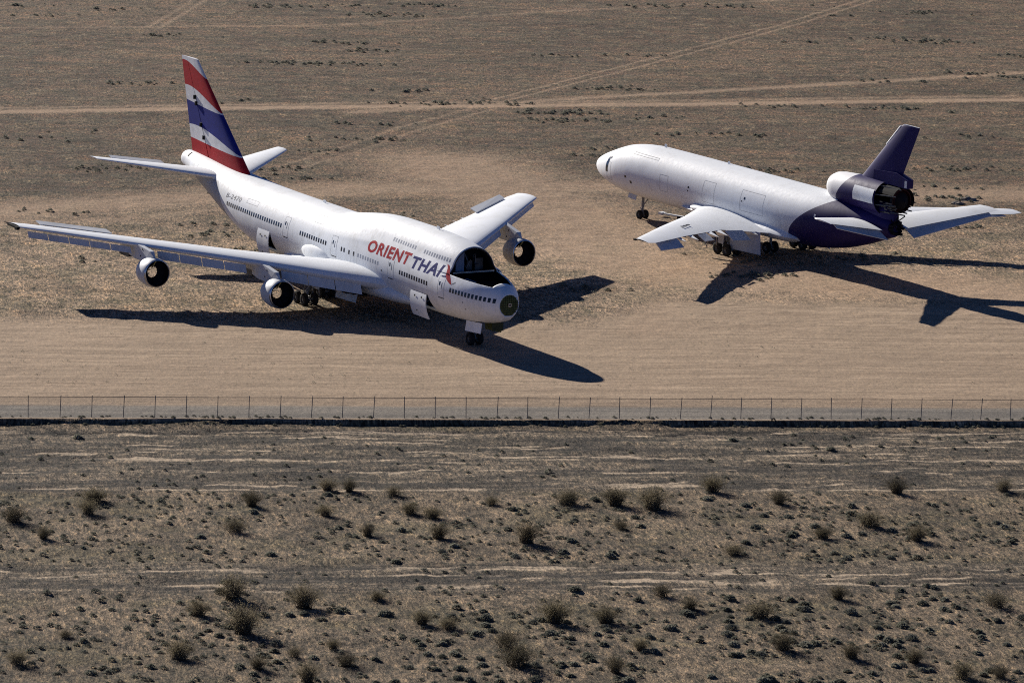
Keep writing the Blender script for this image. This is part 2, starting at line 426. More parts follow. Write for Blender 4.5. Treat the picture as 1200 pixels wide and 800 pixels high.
# forward pressure bulkhead, green primer with ribs
bk = MB(); nth = 48
bv = [loc(1.16, 1.02 * math.cos(t), 4.86 + 1.03 * math.sin(t)) for t in np.linspace(0, 2*PI, nth, endpoint=False)]
bk.add(bv + [loc(1.05, 0, 4.86)], [(i, (i + 1) % nth, nth) for i in range(nth)])
bulk = bk.build('pressure_bulkhead', PRIMER, JUMBO)
rb = MB()
for k in range(-4, 5):
    y = k * .22; hgt = math.sqrt(max(0, .98**2 - y*y)); rb.box(loc(1.06, y, 4.86), (.05, .035, 2 * hgt))
    rb.box(loc(1.03, 0, 4.86 + y), (.05, 2 * hgt, .05))
rb.build('rib', PRIMERDK, bulk)
MB().box(loc(.98, 0, 4.9), (.08, .30, .30), 0).box(loc(.95, 0, 4.9), (.08, .16, .16), 1).build('radar_mount', [METAL, BLACK], bulk)
# cabin seen through the cut
fl = MB(); xs = np.arange(3.2, 16, .6)
for a, b in zip(xs[:-1], xs[1:]):
    wa, wb = float(HA.hw(a, ZC - .4)) - .16, float(HA.hw(b, ZC - .4)) - .16
    fl.add([loc(a, -wa, (zcut(a) - .9 if a < 7.7 else ZC + .02)), loc(a, wa, (zcut(a) - .9 if a < 7.7 else ZC + .02)), loc(b, wb, (zcut(a) - .9 if a < 7.7 else ZC + .02)), loc(b, -wb, (zcut(a) - .9 if a < 7.7 else ZC + .02))], [(0, 1, 2, 3)])
fl.build('cabin_floor', OPENDARK, JUMBO)
th = np.linspace(0, 2*PI, 80, endpoint=False); yy, zz = HA.section(10.5, th)
MB().add([loc(10.5, a * .955, 5.3 + (b - 5.3) * .965) for a, b in zip(yy, zz)], [tuple(range(80))]).build('cabin_wall', OPENDARK, JUMBO)
bx = MB(); bx.box(loc(9.3, -1.15, 7.75), (1.4, .9, 1.8)); bx.build('galley_cabinet', CABIN, JUMBO)
bx = MB(); bx.box(loc(9.4, 1.2, 7.4), (.8, .8, 1.1)); bx.box(loc(9.2, .1, 7.3), (.5, .6, .9)); bx.box(loc(8.8, .8, 7.15), (.3, .5, .6)); bx.build('equipment_rack', DARKMETAL, JUMBO)
bx = MB(); bx.box(loc(8.0, 0, 6.86), (.16, 4.5, .14)); bx.build('floor_beam', METAL, JUMBO)
bx = MB(); bx.box(loc(6.4, -1.2, 6.1), (1.8, .2, .6)); bx.build('side_panel', CABIN, JUMBO)
bx = MB()
for k in range(9):
    a = rng.uniform(8.7, 10.2); y = rng.uniform(-.5, 1.5); bx.tube(loc(a, y, 7.1), loc(a + rng.uniform(-.6, .6), y + rng.uniform(-.6, .6), rng.uniform(7.8, 8.8)), .03, n=5)
bx.build('hanging_wires', STRUT, JUMBO)
# arch frame at the cut
yy, zz = HA.section(8.05, np.linspace(-1.02, 1.02, 50))
ar = MB()
for i in range(49):
    ar.tube(loc(8.02, yy[i] * .97, zz[i] - .07), loc(8.02, yy[i+1] * .97, zz[i+1] - .07), .07, n=6)
ar.build('cut_frame', DARKMETAL, JUMBO, True)

# windows
def win_row(sa, sb, n, za, zb_, m, sgn=-1, w=.27, hh=.42):
    for i in range(n):
        s = sa + (sb - sa) * i / max(1, n - 1); z = za + (zb_ - za) * i / max(1, n - 1)
        wins.append((s - w/2, s + w/2, z - hh/2, z + hh/2, m, sgn))
wins = []
for sg in (-1, 1):
    win_row(53.7, 41.2, 26, 6.16, 5.97, GLASS, sg); win_row(37.0, 31.6, 12, 5.90, 5.80, GLASS, sg)
    win_row(28.3, 27.75, 2, 5.76, 5.76, GLASS, sg); win_row(26.75, 26.75, 1, 5.72, 5.7, GLASS, sg); win_row(25.8, 25.8, 1, 5.72, 5.7, GLASS, sg)
    win_row(24.9, 20.9, 9, 5.72, 5.64, WINBLUE, sg, .24, .36)
    win_row(16.5, 11.2, 12, 5.51, 5.38, GLASS, sg); win_row(6.95, 1.65, 13, 5.45, 5.25, GLASS, sg)
    win_row(19.2, 15.0, 10, 8.24, 8.14, WINBLUE, sg, .22, .33); win_row(13.2, 8.8, 11, 8.04, 7.94, WINBLUE, sg, .22, .35)
rows = {}
for (a, b, c, d, m, sg) in wins:
    patch(HA, 'cabin_window', [(a, b, c, d)], sg, m, JUMBO, .006)
# doors
for sg in (-1, 1):
    for s0, z0 in ((8.55, 4.48), (18.3, 4.6), (29.9, 4.82), (40.1, 5.0)):
        d = patch(HA, 'cabin_door', [(s0 - .53, s0 + .53, z0, z0 + 1.95)], sg, WHITE, JUMBO, .004)
        patch(HA, 'door_frame', frame_cells(s0 - .55, s0 + .55, z0 - .02, z0 + 1.97, .035), sg, LINE, d, .007)
        patch(HA, 'door_sill', [(s0 - .5, s0 + .5, z0 - .08, z0 + .0)], sg, DLINE, d, .010)
        patch(HA, 'door_window', [(s0 + .12, s0 + .34, z0 + 1.15, z0 + 1.5), (s0 - .20, s0 - .12, z0 + .85, z0 + 1.45)], sg, GLASS, d, .010)
# lower-lobe hatches and scuffs
patch(HA, 'access_hatch', frame_cells(33.4, 35.2, 7.3, 8.0, .03) + frame_cells(47.0, 49.5, 6.9, 7.35, .03), -1, LINE, JUMBO, .006)
patch(HA, 'static_port', [(5.0, 5.15, 4.55, 4.65), (4.85, 5.0, 3.9, 4.0), (20.0, 20.2, 5.0, 5.15)], -1, DLINE, JUMBO, .006)
# lettering
text_obj(HA, 'red_lettering', 'ORIENT', 23.35, 14.95, 6.38, 1.20, -1, RED, JUMBO, shear=.22, bold=.034)
text_obj(HA, 'navy_lettering', 'THAI', 14.65, 9.05, 6.27, 1.16, -1, NAVY, JUMBO, shear=.22, bold=.034)
text_obj(HA, 'registration_lettering', 'B-2470', 54.2, 50.7, 6.74, .46, -1, REGC, JUMBO, shear=.12, bold=.012)
# bird emblem: (s, z) outlines
def emblem(name, pts, m):
    bm = bmesh.new(); vs = [bm.verts.new((p[0], p[1], 0)) for p in pts]; bm.faces.new(vs)
    bmesh.ops.triangulate(bm, faces=bm.faces[:])
    for k in range(1, 10): bmesh.ops.bisect_plane(bm, geom=bm.verts[:] + bm.edges[:] + bm.faces[:], plane_co=(0, 5.4 + k * .3, 0), plane_no=(0, 1, 0))
    me = bpy.data.meshes.new(name)
    for v in bm.verts: v.co = HA.side(v.co.x, v.co.y, -1, .008)
    bm.to_mesh(me); bm.free(); me.materials.append(m); o = bpy.data.objects.new(name, me); COL.objects.link(o); o.parent = JUMBO
emblem('bird_emblem', [(8.95, 7.58), (8.55, 7.5), (8.15, 7.15), (7.85, 6.8), (7.5, 6.5), (7.2, 6.2), (6.95, 5.92), (7.35, 6.02), (7.75, 6.2), (8.05, 6.4), (8.3, 6.65), (8.45, 6.95), (8.6, 7.25)], RED)
emblem('bird_emblem', [(8.3, 6.62), (8.5, 6.55), (8.85, 6.55), (8.9, 6.46), (8.6, 6.42), (8.15, 6.42)], NAVY)
emblem('bird_emblem', [(6.95, 6.05), (6.6, 6.25), (6.5, 6.2), (6.85, 5.99)], REGC)

# cargo doors, swung out on the starboard side
def cargo_door(s0, s1, zt_, zb_, sgn, ang):
    vs = []; n = 10; hinge = Vector(HA.side((s0 + s1) / 2, zt_, sgn, .1))
    for off in (.02, -.08):
        for s in (s0, s1):
            for k in range(n + 1):
                z = zt_ + (zb_ - zt_) * k / n; p = Vector(HA.side(s, max(z, 2.08), sgn, off))
                dy, dz = p.y - hinge.y, p.z - hinge.z; a = ang * sgn
                p.y = hinge.y + dy * math.cos(a) - dz * math.sin(a); p.z = hinge.z + dy * math.sin(a) + dz * math.cos(a); vs.append(p)
    m = n + 1; fs = []
    for k in range(n):
        fs += [(k, k + 1, m + k + 1, m + k), (2*m + k, 3*m + k, 3*m + k + 1, 2*m + k + 1), (k, 2*m + k, 2*m + k + 1, k + 1), (m + k, m + k + 1, 3*m + k + 1, 3*m + k)]
    fs += [(0, m, 3*m, 2*m), (n, 2*m + n, 3*m + n, m + n)]
    d = MB().add(vs, fs).build('cargo_door', WHITE, JUMBO, True, 40)
    hm = MB()
    for f_, q in ((.25, .22), (.68, .22), (.6, .80)):
        k = int(q * n); a = Vector(vs[k]); b = Vector(vs[m + k]); c = a.lerp(b, f_); c.y += .03 * sgn
        hm.tube(c, c + Vector((0, .03 * sgn, 0)), .10 if q < .5 else .07, n=10)
    hm.build('latch_hole', BLACK, d)
cargo_door(11.4, 14.4, 4.28, 2.42, -1, .55)
cargo_door(43.5, 46.0, 4.95, 2.45, -1, .42)

# belly fairing
HF = Hull([14.3, 15.5, 18, 21, 26, 32, 37, 40, 42.3], zb=[2.9, 2.2, 1.85, 1.7, 1.62, 1.62, 1.7, 1.9, 2.5], zt=[3.1, 3.5, 4.0, 4.2, 4.3, 4.3, 4.1, 3.5, 3.0],
          w=[2.2, 2.5, 2.95, 3.35, 3.7, 3.75, 3.5, 3.0, 2.2], zc=[3.0, 2.9, 2.95, 3.0, 3.0, 3.0, 3.0, 3.0, 2.9])
HF.mesh('x', list(np.arange(14.3, 42.3, .5)) + [42.3], 64).build('belly_fairing', WHITE, JUMBO, True, 50)
for sg in (-1, 1):
    fb = bmesh.new(); bmesh.ops.create_uvsphere(fb, u_segments=32, v_segments=20, radius=1)
    for v in fb.verts: v.co = Vector((v.co.x * 3.3, v.co.y * .78 + 2.75 * sg, v.co.z * 1.05)) + Vector((7 - 33.9, 0, 4.35))
    me = bpy.data.meshes.new('wing_root_fairing'); fb.to_mesh(me); fb.free(); me.materials.append(WHITE)
    for p in me.polygons: p.use_smooth = True
    o = bpy.data.objects.new('wing_root_fairing', me); COL.objects.link(o); o.parent = JUMBO

# wings:   y, sLE, sTE, z(LE), thickness
WT = [(2.2, 18.8, 36.0, 3.35, .125), (3.4, 20.0, 36.4, 3.62, .125), (7.0, 23.5, 37.0, 4.05, .115), (11.7, 28.25, 38.3, 4.65, .105), (20.6, 37.1, 44.1, 5.50, .095), (27.7, 44.3, 49.2, 6.12, .085), (29.55, 46.15, 50.1, 6.28, .075)]
def wmi(f, pts):
    if len(f) > 6: return 1
    c = sum((Vector(pts[i]) for i in f), Vector()) / len(f); return 0
for sg in (-1, 1):
    secs = [(a, b if not (5 < y < 27) else b - .10 * (b - a) * 0, sg * y, z, t) for (y, a, b, z, t) in WT]
    wing = surface('wing', secs, None, JUMBO, wmi, [WINGGREY, BLACK], tw=.02)
    # leading edge flap panels hanging below the leading edge
    for (ya, yb, n) in ((4.6, 10.4, 3), (12.9, 19.4, 4), (21.3, 28.9, 5)):
        for k in range(n):
            a = ya + (yb - ya) * k / n + .03; b = ya + (yb - ya) * (k + 1) / n - .03
            (sa, _, za, _), (sb, _, zb2, _) = lerp_tab(WT, a), lerp_tab(WT, b)
            dr = (.62 if ya > 20 else (.82 if ya > 12 else .95)) * (1 if sg < 0 else .6)
            plate('leading_edge_flap', [(sa + .42, sg*a, za - .28), (sb + .42, sg*b, zb2 - .28), (sb + .05, sg*b, zb2 - .25 - dr), (sa + .05, sg*a, za - .25 - dr)], .05, FLAPGREY, wing)
    (s0, t0, z0, _), (s1, t1, z1, _) = lerp_tab(WT, 20.8), lerp_tab(WT, 26.6)
    plate('aileron', [(t0 - .8, sg*20.8, z0 + .16), (t1 - .6, sg*26.6, z1 + .16), (t1 + .45, sg*26.6, z1 + .36), (t0 + .6, sg*20.8, z0 + .36)], .09, FLAPGREY, wing)
    for yk in (13.4, 14.9, 16.2, 17.8, 19.2, 9.0, 6.2):      # bare flap track ends
        (_, tk, zk, _) = lerp_tab(WT, yk)
        mb = MB().add([loc(tk - 1.2, sg*(yk - .45), zk - .1), loc(tk - 1.2, sg*(yk + .45), zk - .1), loc(tk + 1.1, sg*(yk + .1), zk - .25), loc(tk - 1.2, sg*yk, zk - .5)], [(0, 1, 2), (0, 2, 3), (1, 3, 2), (0, 3, 1)])
        mb.build('flap_track', WINGGREY, wing)
    if sg < 0: MB().box(loc(47.4, sg*29.65, 6.26), (2.4, .3, .18)).box(loc(46.5, sg*29.7, 6.18), (.5, .3, .28)).build('open_wing_tip', BLACK, wing)
    # engines: hollow fan cowls on pylons
    for (ye, se, ze, zw) in ((11.7, 24.35, 2.42, 4.5), (20.7, 33.4, 3.42 if sg < 0 else 3.15, 5.35)):
        o_ax = (-1, 0, -.03)
        na = MB().lathe(loc(se, sg*ye, ze), o_ax, [(0, 1.26), (.03, 1.34), (.15, 1.39), (.6, 1.43), (1.2, 1.42), (1.8, 1.34), (2.3, 1.22), (2.3, 1.17), (1.8, 1.27), (.9, 1.26), (.12, 1.26), (0, 1.26)], 44,
                        mis=[2, 2, 0, 0, 0, 0, 1, 1, 1, 1, 2]).build('engine_cowl', [UNDERGREY if sg > 0 else FLAPGREY, BLACK, METAL], wing, True, 30)
        MB().lathe(loc(se + .85, sg*ye, ze), o_ax, [(0, 1.25), (.05, .95), (.12, .60), (.45, .58), (.45, .64), (.2, 1.0), (0.06, 1.25)], 36).build('fan_case_ring', BLACK, na, True, 30)
        v = MB()
        for k in range(10):
            a = 2*PI*k/10 + .2; v.tube(loc(se + .86, sg*ye + .5*math.cos(a), ze + .5*math.sin(a)), loc(se + .7, sg*ye + 1.24*math.cos(a), ze + 1.24*math.sin(a)), .04, n=5)
        v.build('guide_vane', BLACK, na)
        MB().tube(loc(se + .2, sg*ye - .1, ze + 1.2), loc(se + .8, sg*ye - .2, ze + .5), .06, n=6).build('stay_rod', YELLOW, na)
        pm = MB(); (sl, stt, zl, _) = lerp_tab(WT, ye)
        pro = [(se + .5, ze + 1.28), (se + 1.3, ze + 1.95), (sl + .2, zl + .12), (sl + 3.6, zl - .2), (sl + 3.8, zl - .9), (se + 4.6, ze + .75), (se + 2.6, ze + .75), (se + 2.2, ze + 1.15)]
        L = [loc(a, sg*ye - .24, z) for a, z in pro]; Rr = [loc(a, sg*ye + .24, z) for a, z in pro]; k = len(pro)
        L[0] = loc(pro[0][0], sg*ye - .02, pro[0][1]); Rr[0] = loc(pro[0][0], sg*ye + .02, pro[0][1])
        pm.add(L + Rr, [tuple(range(k)), tuple(range(k, 2*k))[::-1]] + [(i, (i+1) % k, k + (i+1) % k, k + i) for i in range(k)])
        py = pm.build('pylon', FLAPGREY, wing)
        hm = MB()
        for (a, z) in ((se + 2.9, ze + 1.9), (se + 3.3, ze + 1.2)): hm.tube(loc(a, sg*ye - .26, z), loc(a, sg*ye + .26, z), .09, n=8)
        hm.build('mount_hole', BLACK, py)
        MB().box(loc(sl + 3.0, sg*ye, zl - 1.15), (1.7, .5, .6)).box(loc(sl + 3.9, sg*ye, zl - 1.0), (.5, .6, .8)).build('rear_engine_mount', DARKMETAL, py)
# tailplane
for sg in (-1, 1):
    secs = [(57.6, 65.3, sg*1.1, 8.05, .10), (58.6, 65.9, sg*2.3, 8.15, .10), (66.9, 69.3, sg*10.9, 9.02, .08), (67.4, 69.3, sg*11.1, 9.04, .05)]
    tp = surface('tailplane', secs, WINGGREY, JUMBO)
    if sg < 0: plate('elevator', [(65.9, sg*4.0, 8.42), (68.2, sg*9.0, 8.92), (69.0, sg*9.0, 9.08), (66.9, sg*4.0, 8.62)], .06, FLAPGREY, tp)
patch(HA, 'trim_scale', frame_cells(60.5, 63.4, 7.8, 8.75, .04), -1, LINE, JUMBO, .006)
patch(HA, 'tail_slot', [(66.55, 66.85, 8.95, 9.33)], -1, BLACK, JUMBO, .008)
# fin and rudder
fs_ = [(54.3, 67.2, 8.75, 0, .095), (55.0, 67.5, 9.35, 0, .095), (66.75, 70.55, 19.05, 0, .085)]
fb_ = [(54.2 + (66.75 - 54.2) * t, 67.25 + (70.55 - 67.25) * t, 8.75 + 10.35 * t, 0, .095 - .01 * t) for t in np.linspace(0, 1, 9)]
fin = surface('tail_fin', fb_, FINM, JUMBO, c1=.66, uv=True, vertical=True)
rud = surface('rudder', fb_[1:] if False else fb_, FINM, fin, c0=.675, c1=1.0, uv=True, vertical=True)
hf = MB()
for t in (.62, .56, .36, .24):
    a = np.interp(t, [0, 1], [54.2, 66.75]); b = np.interp(t, [0, 1], [67.25, 70.55]); z = 8.75 + 10.35 * t; s = a + (b - a) * .665
    hf.box(loc(s, -.30 + .12*t, z), (.22, .26, .42))
hf.build('hinge_opening', BLACK, fin)
# nose gear
GZ = -.012
def gz_a(s): return -.012 + .003 * (7 - s)
for dy in (-.46, .46): wheel(JUMBO, 7.1, dy - .1, gz_a(7) + .62, .62, .46)
strut_tubes('nose_strut', [((7.1, -.56, .62), (7.1, .36, .62), .09), ((7.1, -.1, .62), (7.1, -.1, 1.9), .13), ((7.1, -.1, 1.5), (7.1, -.1, 3.2), .18), ((7.1, -.1, 1.4), (5.6, -.1, 2.9), .07), ((6.9, -.1, 1.0), (6.6, -.1, 1.35), .05), ((6.6, -.1, 1.35), (6.9, -.1, 1.75), .05)], STRUT, JUMBO)
plate('nose_gear_door', [(4.3, -1.0, 2.62), (7.2, -1.0, 2.4), (7.2, -1.12, 1.42), (4.3, -1.12, 1.62)], .05, WHITE, JUMBO)
plate('nose_gear_door', [(4.3, 1.0, 2.62), (7.2, 1.0, 2.4), (7.2, 1.12, 1.42), (4.3, 1.12, 1.62)], .05, PRIMER, JUMBO)
MB().box(loc(3.75, .4, 2.3), (.08, 1.2, .75)).build('nose_gear_bay_panel', PRIMERDK, JUMBO)
# main gear
for y, s, lean in ((-5.5, 31.1, .8), (5.5, 31.1, -.8)): bogie(JUMBO, s, y, gz_a(s), 3.6, lean=lean)
for y, s, lean in ((-1.95, 34.3, .3), (1.95, 34.3, -.3)): bogie(JUMBO, s, y, gz_a(s), 2.4, lean=lean)
plate('main_gear_door', [(29.2, -4.6, 3.5), (32.6, -4.6, 3.5), (32.4, -5.0, 1.6), (29.4, -5.0, 1.6)], .06, UNDERGREY, JUMBO)
plate('main_gear_door', [(24.5, -3.3, 2.2), (28.6, -3.3, 2.2), (28.6, -3.55, .95), (24.5, -3.55, 1.1)], .06, FLAPGREY, JUMBO)
MB().box(loc(23.5, -4.5, 2.75), (1.6, .7, .9)).box(loc(25.6, -3.9, 2.3), (1.0, .8, .7)).tube(loc(22.3, -5.0, 3.0), loc(22.3, -4.2, 3.0), .26, n=12).tube(loc(23.2, -5.05, 3.05), loc(23.2, -4.3, 3.05), .26, n=12).build('exposed_ducting', BLACK, JUMBO)
# antennas
MB().box(loc(15, 0, 9.9), (.5, .06, .35)).build('blade_antenna', WHITE, JUMBO)
MB().box(loc(38, 0, 8.75), (.5, .06, .3)).build('blade_antenna', WHITE, JUMBO)

# ================================================================== FREIGHTER (three-engine type)
DOOR_SKYLIT = simple('grey_door_with_skylight_blue', (.36, .42, .54), .55, 0, .12)  # grey gear door, with the blue of sky light put into its colour
FR = empty('cargo_jet', (14.02, 533.41, -.092), (0, -.015, 2.18))
tag(FR, 'windowless white cargo jet with purple tail and an empty round engine duct under its fin', 'cargo jet')
S = [-1.95, -1.6, -1.0, 0, 1.5, 3.0, 5, 7.5, 10, 20, 30, 35, 38, 42, 46, 49, 50.4]
HB = Hull(S,
    zb=[4.90, 4.40, 4.02, 3.62, 3.20, 2.93, 2.73, 2.62, 2.58, 2.50, 2.44, 2.44, 2.55, 3.10, 4.15, 5.20, 5.70],
    zt=[4.98, 5.50, 5.92, 6.40, 7.00, 7.55, 8.15, 8.50, 8.66, 8.70, 8.70, 8.70, 8.70, 8.60, 8.30, 7.85, 7.55],
    w=[.05, .55, 1.0, 1.55, 2.12, 2.52, 2.86, 3.0, 3.01, 3.01, 3.01, 3.01, 2.95, 2.62, 1.95, 1.25, .9],
    zc=[4.94, 4.95, 4.97, 5.02, 5.15, 5.3, 5.45, 5.55, 5.6, 5.58, 5.55, 5.55, 5.6, 5.9, 6.3, 6.6, 6.65])
stB = list(np.arange(-1.95, 0, .12)) + list(np.arange(0, 10, .35)) + list(np.arange(10, 36, .5)) + list(np.arange(36, 50.4, .4)) + [50.4]
fus = HB.mesh('f', stB, 144).build('fuselage', TWOTONE, FR, True, 50)
tc_ = MB()
for k in range(14):
    a = 2*PI*k/14; r = rng.uniform(.6, .95); tc_.box(loc(50.45 + rng.uniform(0, .35), r*math.cos(a)*.85, 6.65 + r*math.sin(a)*.85), (rng.uniform(.2, .7), .25, .25))
for k in range(12):
    tc_.tube(loc(50.3, rng.uniform(-.6, .6), rng.uniform(6.2, 7.6)), loc(50.6 + rng.uniform(0, .9), rng.uniform(-.7, .7), rng.uniform(6.2, 8.2)), .06, n=6)
tc_.build('broken_tail_structure', BLACK, FR)
# cockpit glass wrap
patch(HB, 'cockpit_window', [(2.75, 3.3, 4.95, 5.5), (2.75, 3.35, 5.5, 6.05)], 1, GLASS, FR, .008, .12)
patch(HB, 'cockpit_window', [(2.85, 3.4, 6.05, 6.45), (3.0, 3.75, 6.45, 6.72)], 1, GLASS, FR, .008, .12)
patch(HB, 'cockpit_window', [(2.75, 3.3, 4.95, 5.5), (2.75, 3.35, 5.5, 6.05), (2.85, 3.4, 6.05, 6.45)], -1, GLASS, FR, .008, .12)
patch(HB, 'probe_port', [(-.6, -.25, 4.15, 4.3), (7.0, 7.35, 4.95, 5.2), (7.9, 8.25, 4.45, 4.75), (18.7, 18.95, 5.7, 5.95), (18.65, 18.8, 5.35, 5.5), (28.6, 28.85, 6.15, 6.4), (28.2, 28.35, 5.85, 6.0)], 1, GLASS, FR, .008)
for (a, b, c, d) in ((2.9, 4.0, 4.1, 6.1), (13.5, 15.0, 4.6, 6.4), (21.3, 23.4, 4.7, 7.0), (28.0, 32.0, 4.9, 7.1)):
    patch(HB, 'door_seam', frame_cells(a, b, c, d, .035), 1, LINE, FR, .006)
patch(HB, 'door_seam', frame_cells(7.5, 12.2, 7.6, 7.85, .05), 1, LINE, FR, .006)
patch(HB, 'maintenance_plate', [(40.4, 40.65, 6.3, 6.6)], 1, WHITE_B, FR, .008)
MB().box(loc(10.5, .1, 8.85), (.4, .05, .4)).build('blade_antenna', WHITE_B, FR)
MB().box(loc(22, .1, 8.85), (.35, .05, .3)).build('blade_antenna', WHITE_B, FR)
# belly fairing
HG = Hull([17.0, 18.5, 22, 27, 32, 35, 37.2], zb=[3.3, 2.75, 2.45, 2.35, 2.4, 2.5, 3.0], zt=[3.6, 4.0, 4.5, 4.6, 4.6, 4.4, 3.7], w=[2.5, 2.95, 3.22, 3.35, 3.3, 3.1, 2.5], zc=[3.45, 3.5, 3.5, 3.5, 3.5, 3.4, 3.35])
HG.mesh('x', list(np.arange(17, 37.2, .5)) + [37.2], 56).build('belly_fairing', WHITE_B, FR, True, 50)
# wings
WB = [(2.0, 19.9, 33.4, 3.45, .12), (3.2, 20.8, 33.6, 3.60, .12), (8.8, 25.9, 34.3, 4.05, .11), (16.5, 32.2, 38.0, 4.62, .10), (23.8, 38.5, 41.4, 5.15, .09), (24.8, 39.4, 41.5, 5.22, .06)]
for sg in (-1, 1):
    w = surface('wing', [(a, b - (.20 * (b - a) if 3.5 < y < 20 else 0), sg*y, z, t) for (y, a, b, z, t) in WB], None, FR, wmi, [WINGGREY, DARKMETAL], tw=.02)
    for (ya, yb, dz, ds, nm) in ((18.6, 23.0, -.75 if sg > 0 else -.12, .35 if sg > 0 else .05, 'aileron'), (12.6, 14.4, -.45, .35, 'flap'), (6.2, 8.9, -.75, .5, 'flap')):
        (a0, t0, z0, _), (a1, t1, z1, _) = lerp_tab(WB, ya), lerp_tab(WB, yb)
        plate(nm, [(t0 - 1.1, sg*ya, z0 - .08), (t1 - .95, sg*yb, z1 - .08), (t1 + ds, sg*yb, z1 - .1 + dz), (t0 + ds, sg*ya, z0 - .1 + dz)], .08, FLAPGREY, w)
    for yk in (9.6, 11.5, 15.6, 18.0, 5.0):
        (_, tk, zk, _) = lerp_tab(WB, yk)
        MB().add([loc(tk - 1.6, sg*(yk - .4), zk - .1), loc(tk - 1.6, sg*(yk + .4), zk - .1), loc(tk + .4, sg*(yk + .1), zk - .3), loc(tk - 1.6, sg*yk, zk - .6)], [(0, 1, 2), (0, 2, 3), (1, 3, 2), (0, 3, 1)]).build('flap_track', WINGGREY, w)
    MB().box(loc(39.4, sg*24.9, 5.18), (.35, .3, .15)).build('tip_lamp_mount', BLACK, w)
    pt = MB()
    for yk in (13.2, 13.9, 14.6):
        (a0, t0, z0, _) = lerp_tab(WB, yk); sm = a0 + .45 * (t0 - a0); pt.box(loc(sm, sg*yk, z0 + .045 * (t0 - a0) * 1.1 + .06), (.30, .34, .06))
    pt.build('access_panel', DARKMETAL, w)
    # bare flap linkage hanging behind the spar
    lk = MB()
    for yk in (11.4, 13.3): lk.tube(loc(lerp_tab(WB, yk)[1] - 1.0, sg*yk, 4.1), loc(lerp_tab(WB, yk)[1] - .2, sg*yk, 3.0), .05, n=6).tube(loc(lerp_tab(WB, yk)[1] - .2, sg*yk, 3.0), loc(lerp_tab(WB, yk)[1] + .2, sg*yk + .3, 3.9), .04, n=6)
    lk.build('flap_linkage', STRUT, w)
fb = bmesh.new(); bmesh.ops.create_uvsphere(fb, u_segments=28, v_segments=16, radius=1)
for v in fb.verts: v.co = Vector((v.co.x * 1.9, v.co.y * .75 + 2.65, v.co.z * .42)) + Vector((7 - 21.0, 0, 3.8))
me = bpy.data.meshes.new('wing_root_fillet'); fb.to_mesh(me); fb.free(); me.materials.append(WHITE_B)
for p in me.polygons: p.use_smooth = True
o = bpy.data.objects.new('wing_root_fillet', me); COL.objects.link(o); o.parent = FR
# tailplane
for sg in (-1, 1):
    tp = surface('tailplane', [(44.7, 50.4, sg*1.5, 6.65, .12), (50.7, 53.6, sg*10.8, 8.42, .09), (51.3, 53.8, sg*11.1, 8.45, .05)], WHITE_B, FR, tw=.03)
    plate('elevator', [(49.7, sg*1.7, 6.60), (52.9, sg*10.2, 8.30), (53.7, sg*10.2, 7.86), (51.6, sg*1.7, 5.72)], .07, FLAPGREY, tp)
# tail engine duct on its pedestal
ax = (-1, 0, .0)
cz = 9.55
du = MB().lathe(loc(39.75, 0, cz), ax, [(.0, .02), (.05, .35), (.25, .85), (.6, 1.22), (1.1, 1.45), (2.0, 1.60), (4.5, 1.74), (7.0, 1.78), (9.1, 1.74), (9.12, 1.66), (6.5, 1.60), (4.0, 1.4), (3.98, .02)], 56,
                mis=[0]*8 + [1]*4).build('engine_duct', [DUCTP, BLACK], FR, True, 40)
class Cyl:
    pass
def duct_patch(name, s0, s1, a0, a1, m, r=1.80):
    vs = []; n = 12
    for i in range(2):
        for k in range(n + 1):
            a = a0 + (a1 - a0) * k / n; rr = r; vs.append(loc((s0, s1)[i], rr * math.cos(a), cz + rr * math.sin(a)))
    MB().add(vs, [(k, k + 1, n + 2 + k, n + 1 + k) for k in range(n)]).build(name, m, du)
duct_patch('pale_cowl_panel', 45.4, 48.7, -.30, .55, WHITE_B)
rg = MB().lathe(loc(50.9, 0, 9.62), ax, [(0, 1.16), (0, 1.25), (.4, 1.25), (.4, 1.15), (.0, 1.16), (.35, .9), (.9, .05)], 48, mis=[0, 0, 1, 1, 1, 2]).build('exhaust_ring', [BLACK, DKRED, BLACK], du, True, 30)
ib = MB()
for k in range(9):
    a = 2*PI*k/9 + .3; ib.tube(loc(48.5, 1.6*math.cos(a), cz + 1.6*math.sin(a)), loc(51.8, 1.40*math.cos(a + .15), 9.62 + 1.40*math.sin(a + .15)), .07, n=6)
for k in range(26):
    a = rng.uniform(PI, 2*PI); r = rng.uniform(.9, 1.5); ib.box(loc(rng.uniform(48.8, 51.6), r*math.cos(a), 9.5 + r*math.sin(a)), (rng.uniform(.3, .9), .12, .12))
ib.build('engine_frame', DARKMETAL, du)
sh = MB()
n = 14; vs = []
for s in (49.0, 51.5):
    for k in range(n + 1):
        a = PI * (.15 + (1.12 - .15) * k / n) ; vs.append(loc(s, 1.50*math.cos(a), 9.6 + 1.50*math.sin(a)))
sh.add(vs, [(k, k + 1, n + 2 + k, n + 1 + k) for k in range(n)]).build('far_cowl_wall', BLACK, du)
pr = [(47.0, 11.0), (49.8, 11.15), (52.45, 11.1), (52.5, 12.0), (50.6, 12.5), (47.0, 12.3)]
def prism(name, pro, hw_, m, parent):
    k = len(pro); mb = MB(); mb.add([loc(a, -hw_, z) for a, z in pro] + [loc(a, hw_, z) for a, z in pro], [tuple(range(k)), tuple(range(k, 2*k))[::-1]] + [(i, (i+1) % k, k + (i+1) % k, k + i) for i in range(k)])
    return mb.build(name, m, parent)
prism('fin_root_box', pr, .42, PURPLE, du)
MB().box(loc(52.3, .44, 11.55), (.35, .03, .7)).build('open_access_panel', FLAPGREY, du)
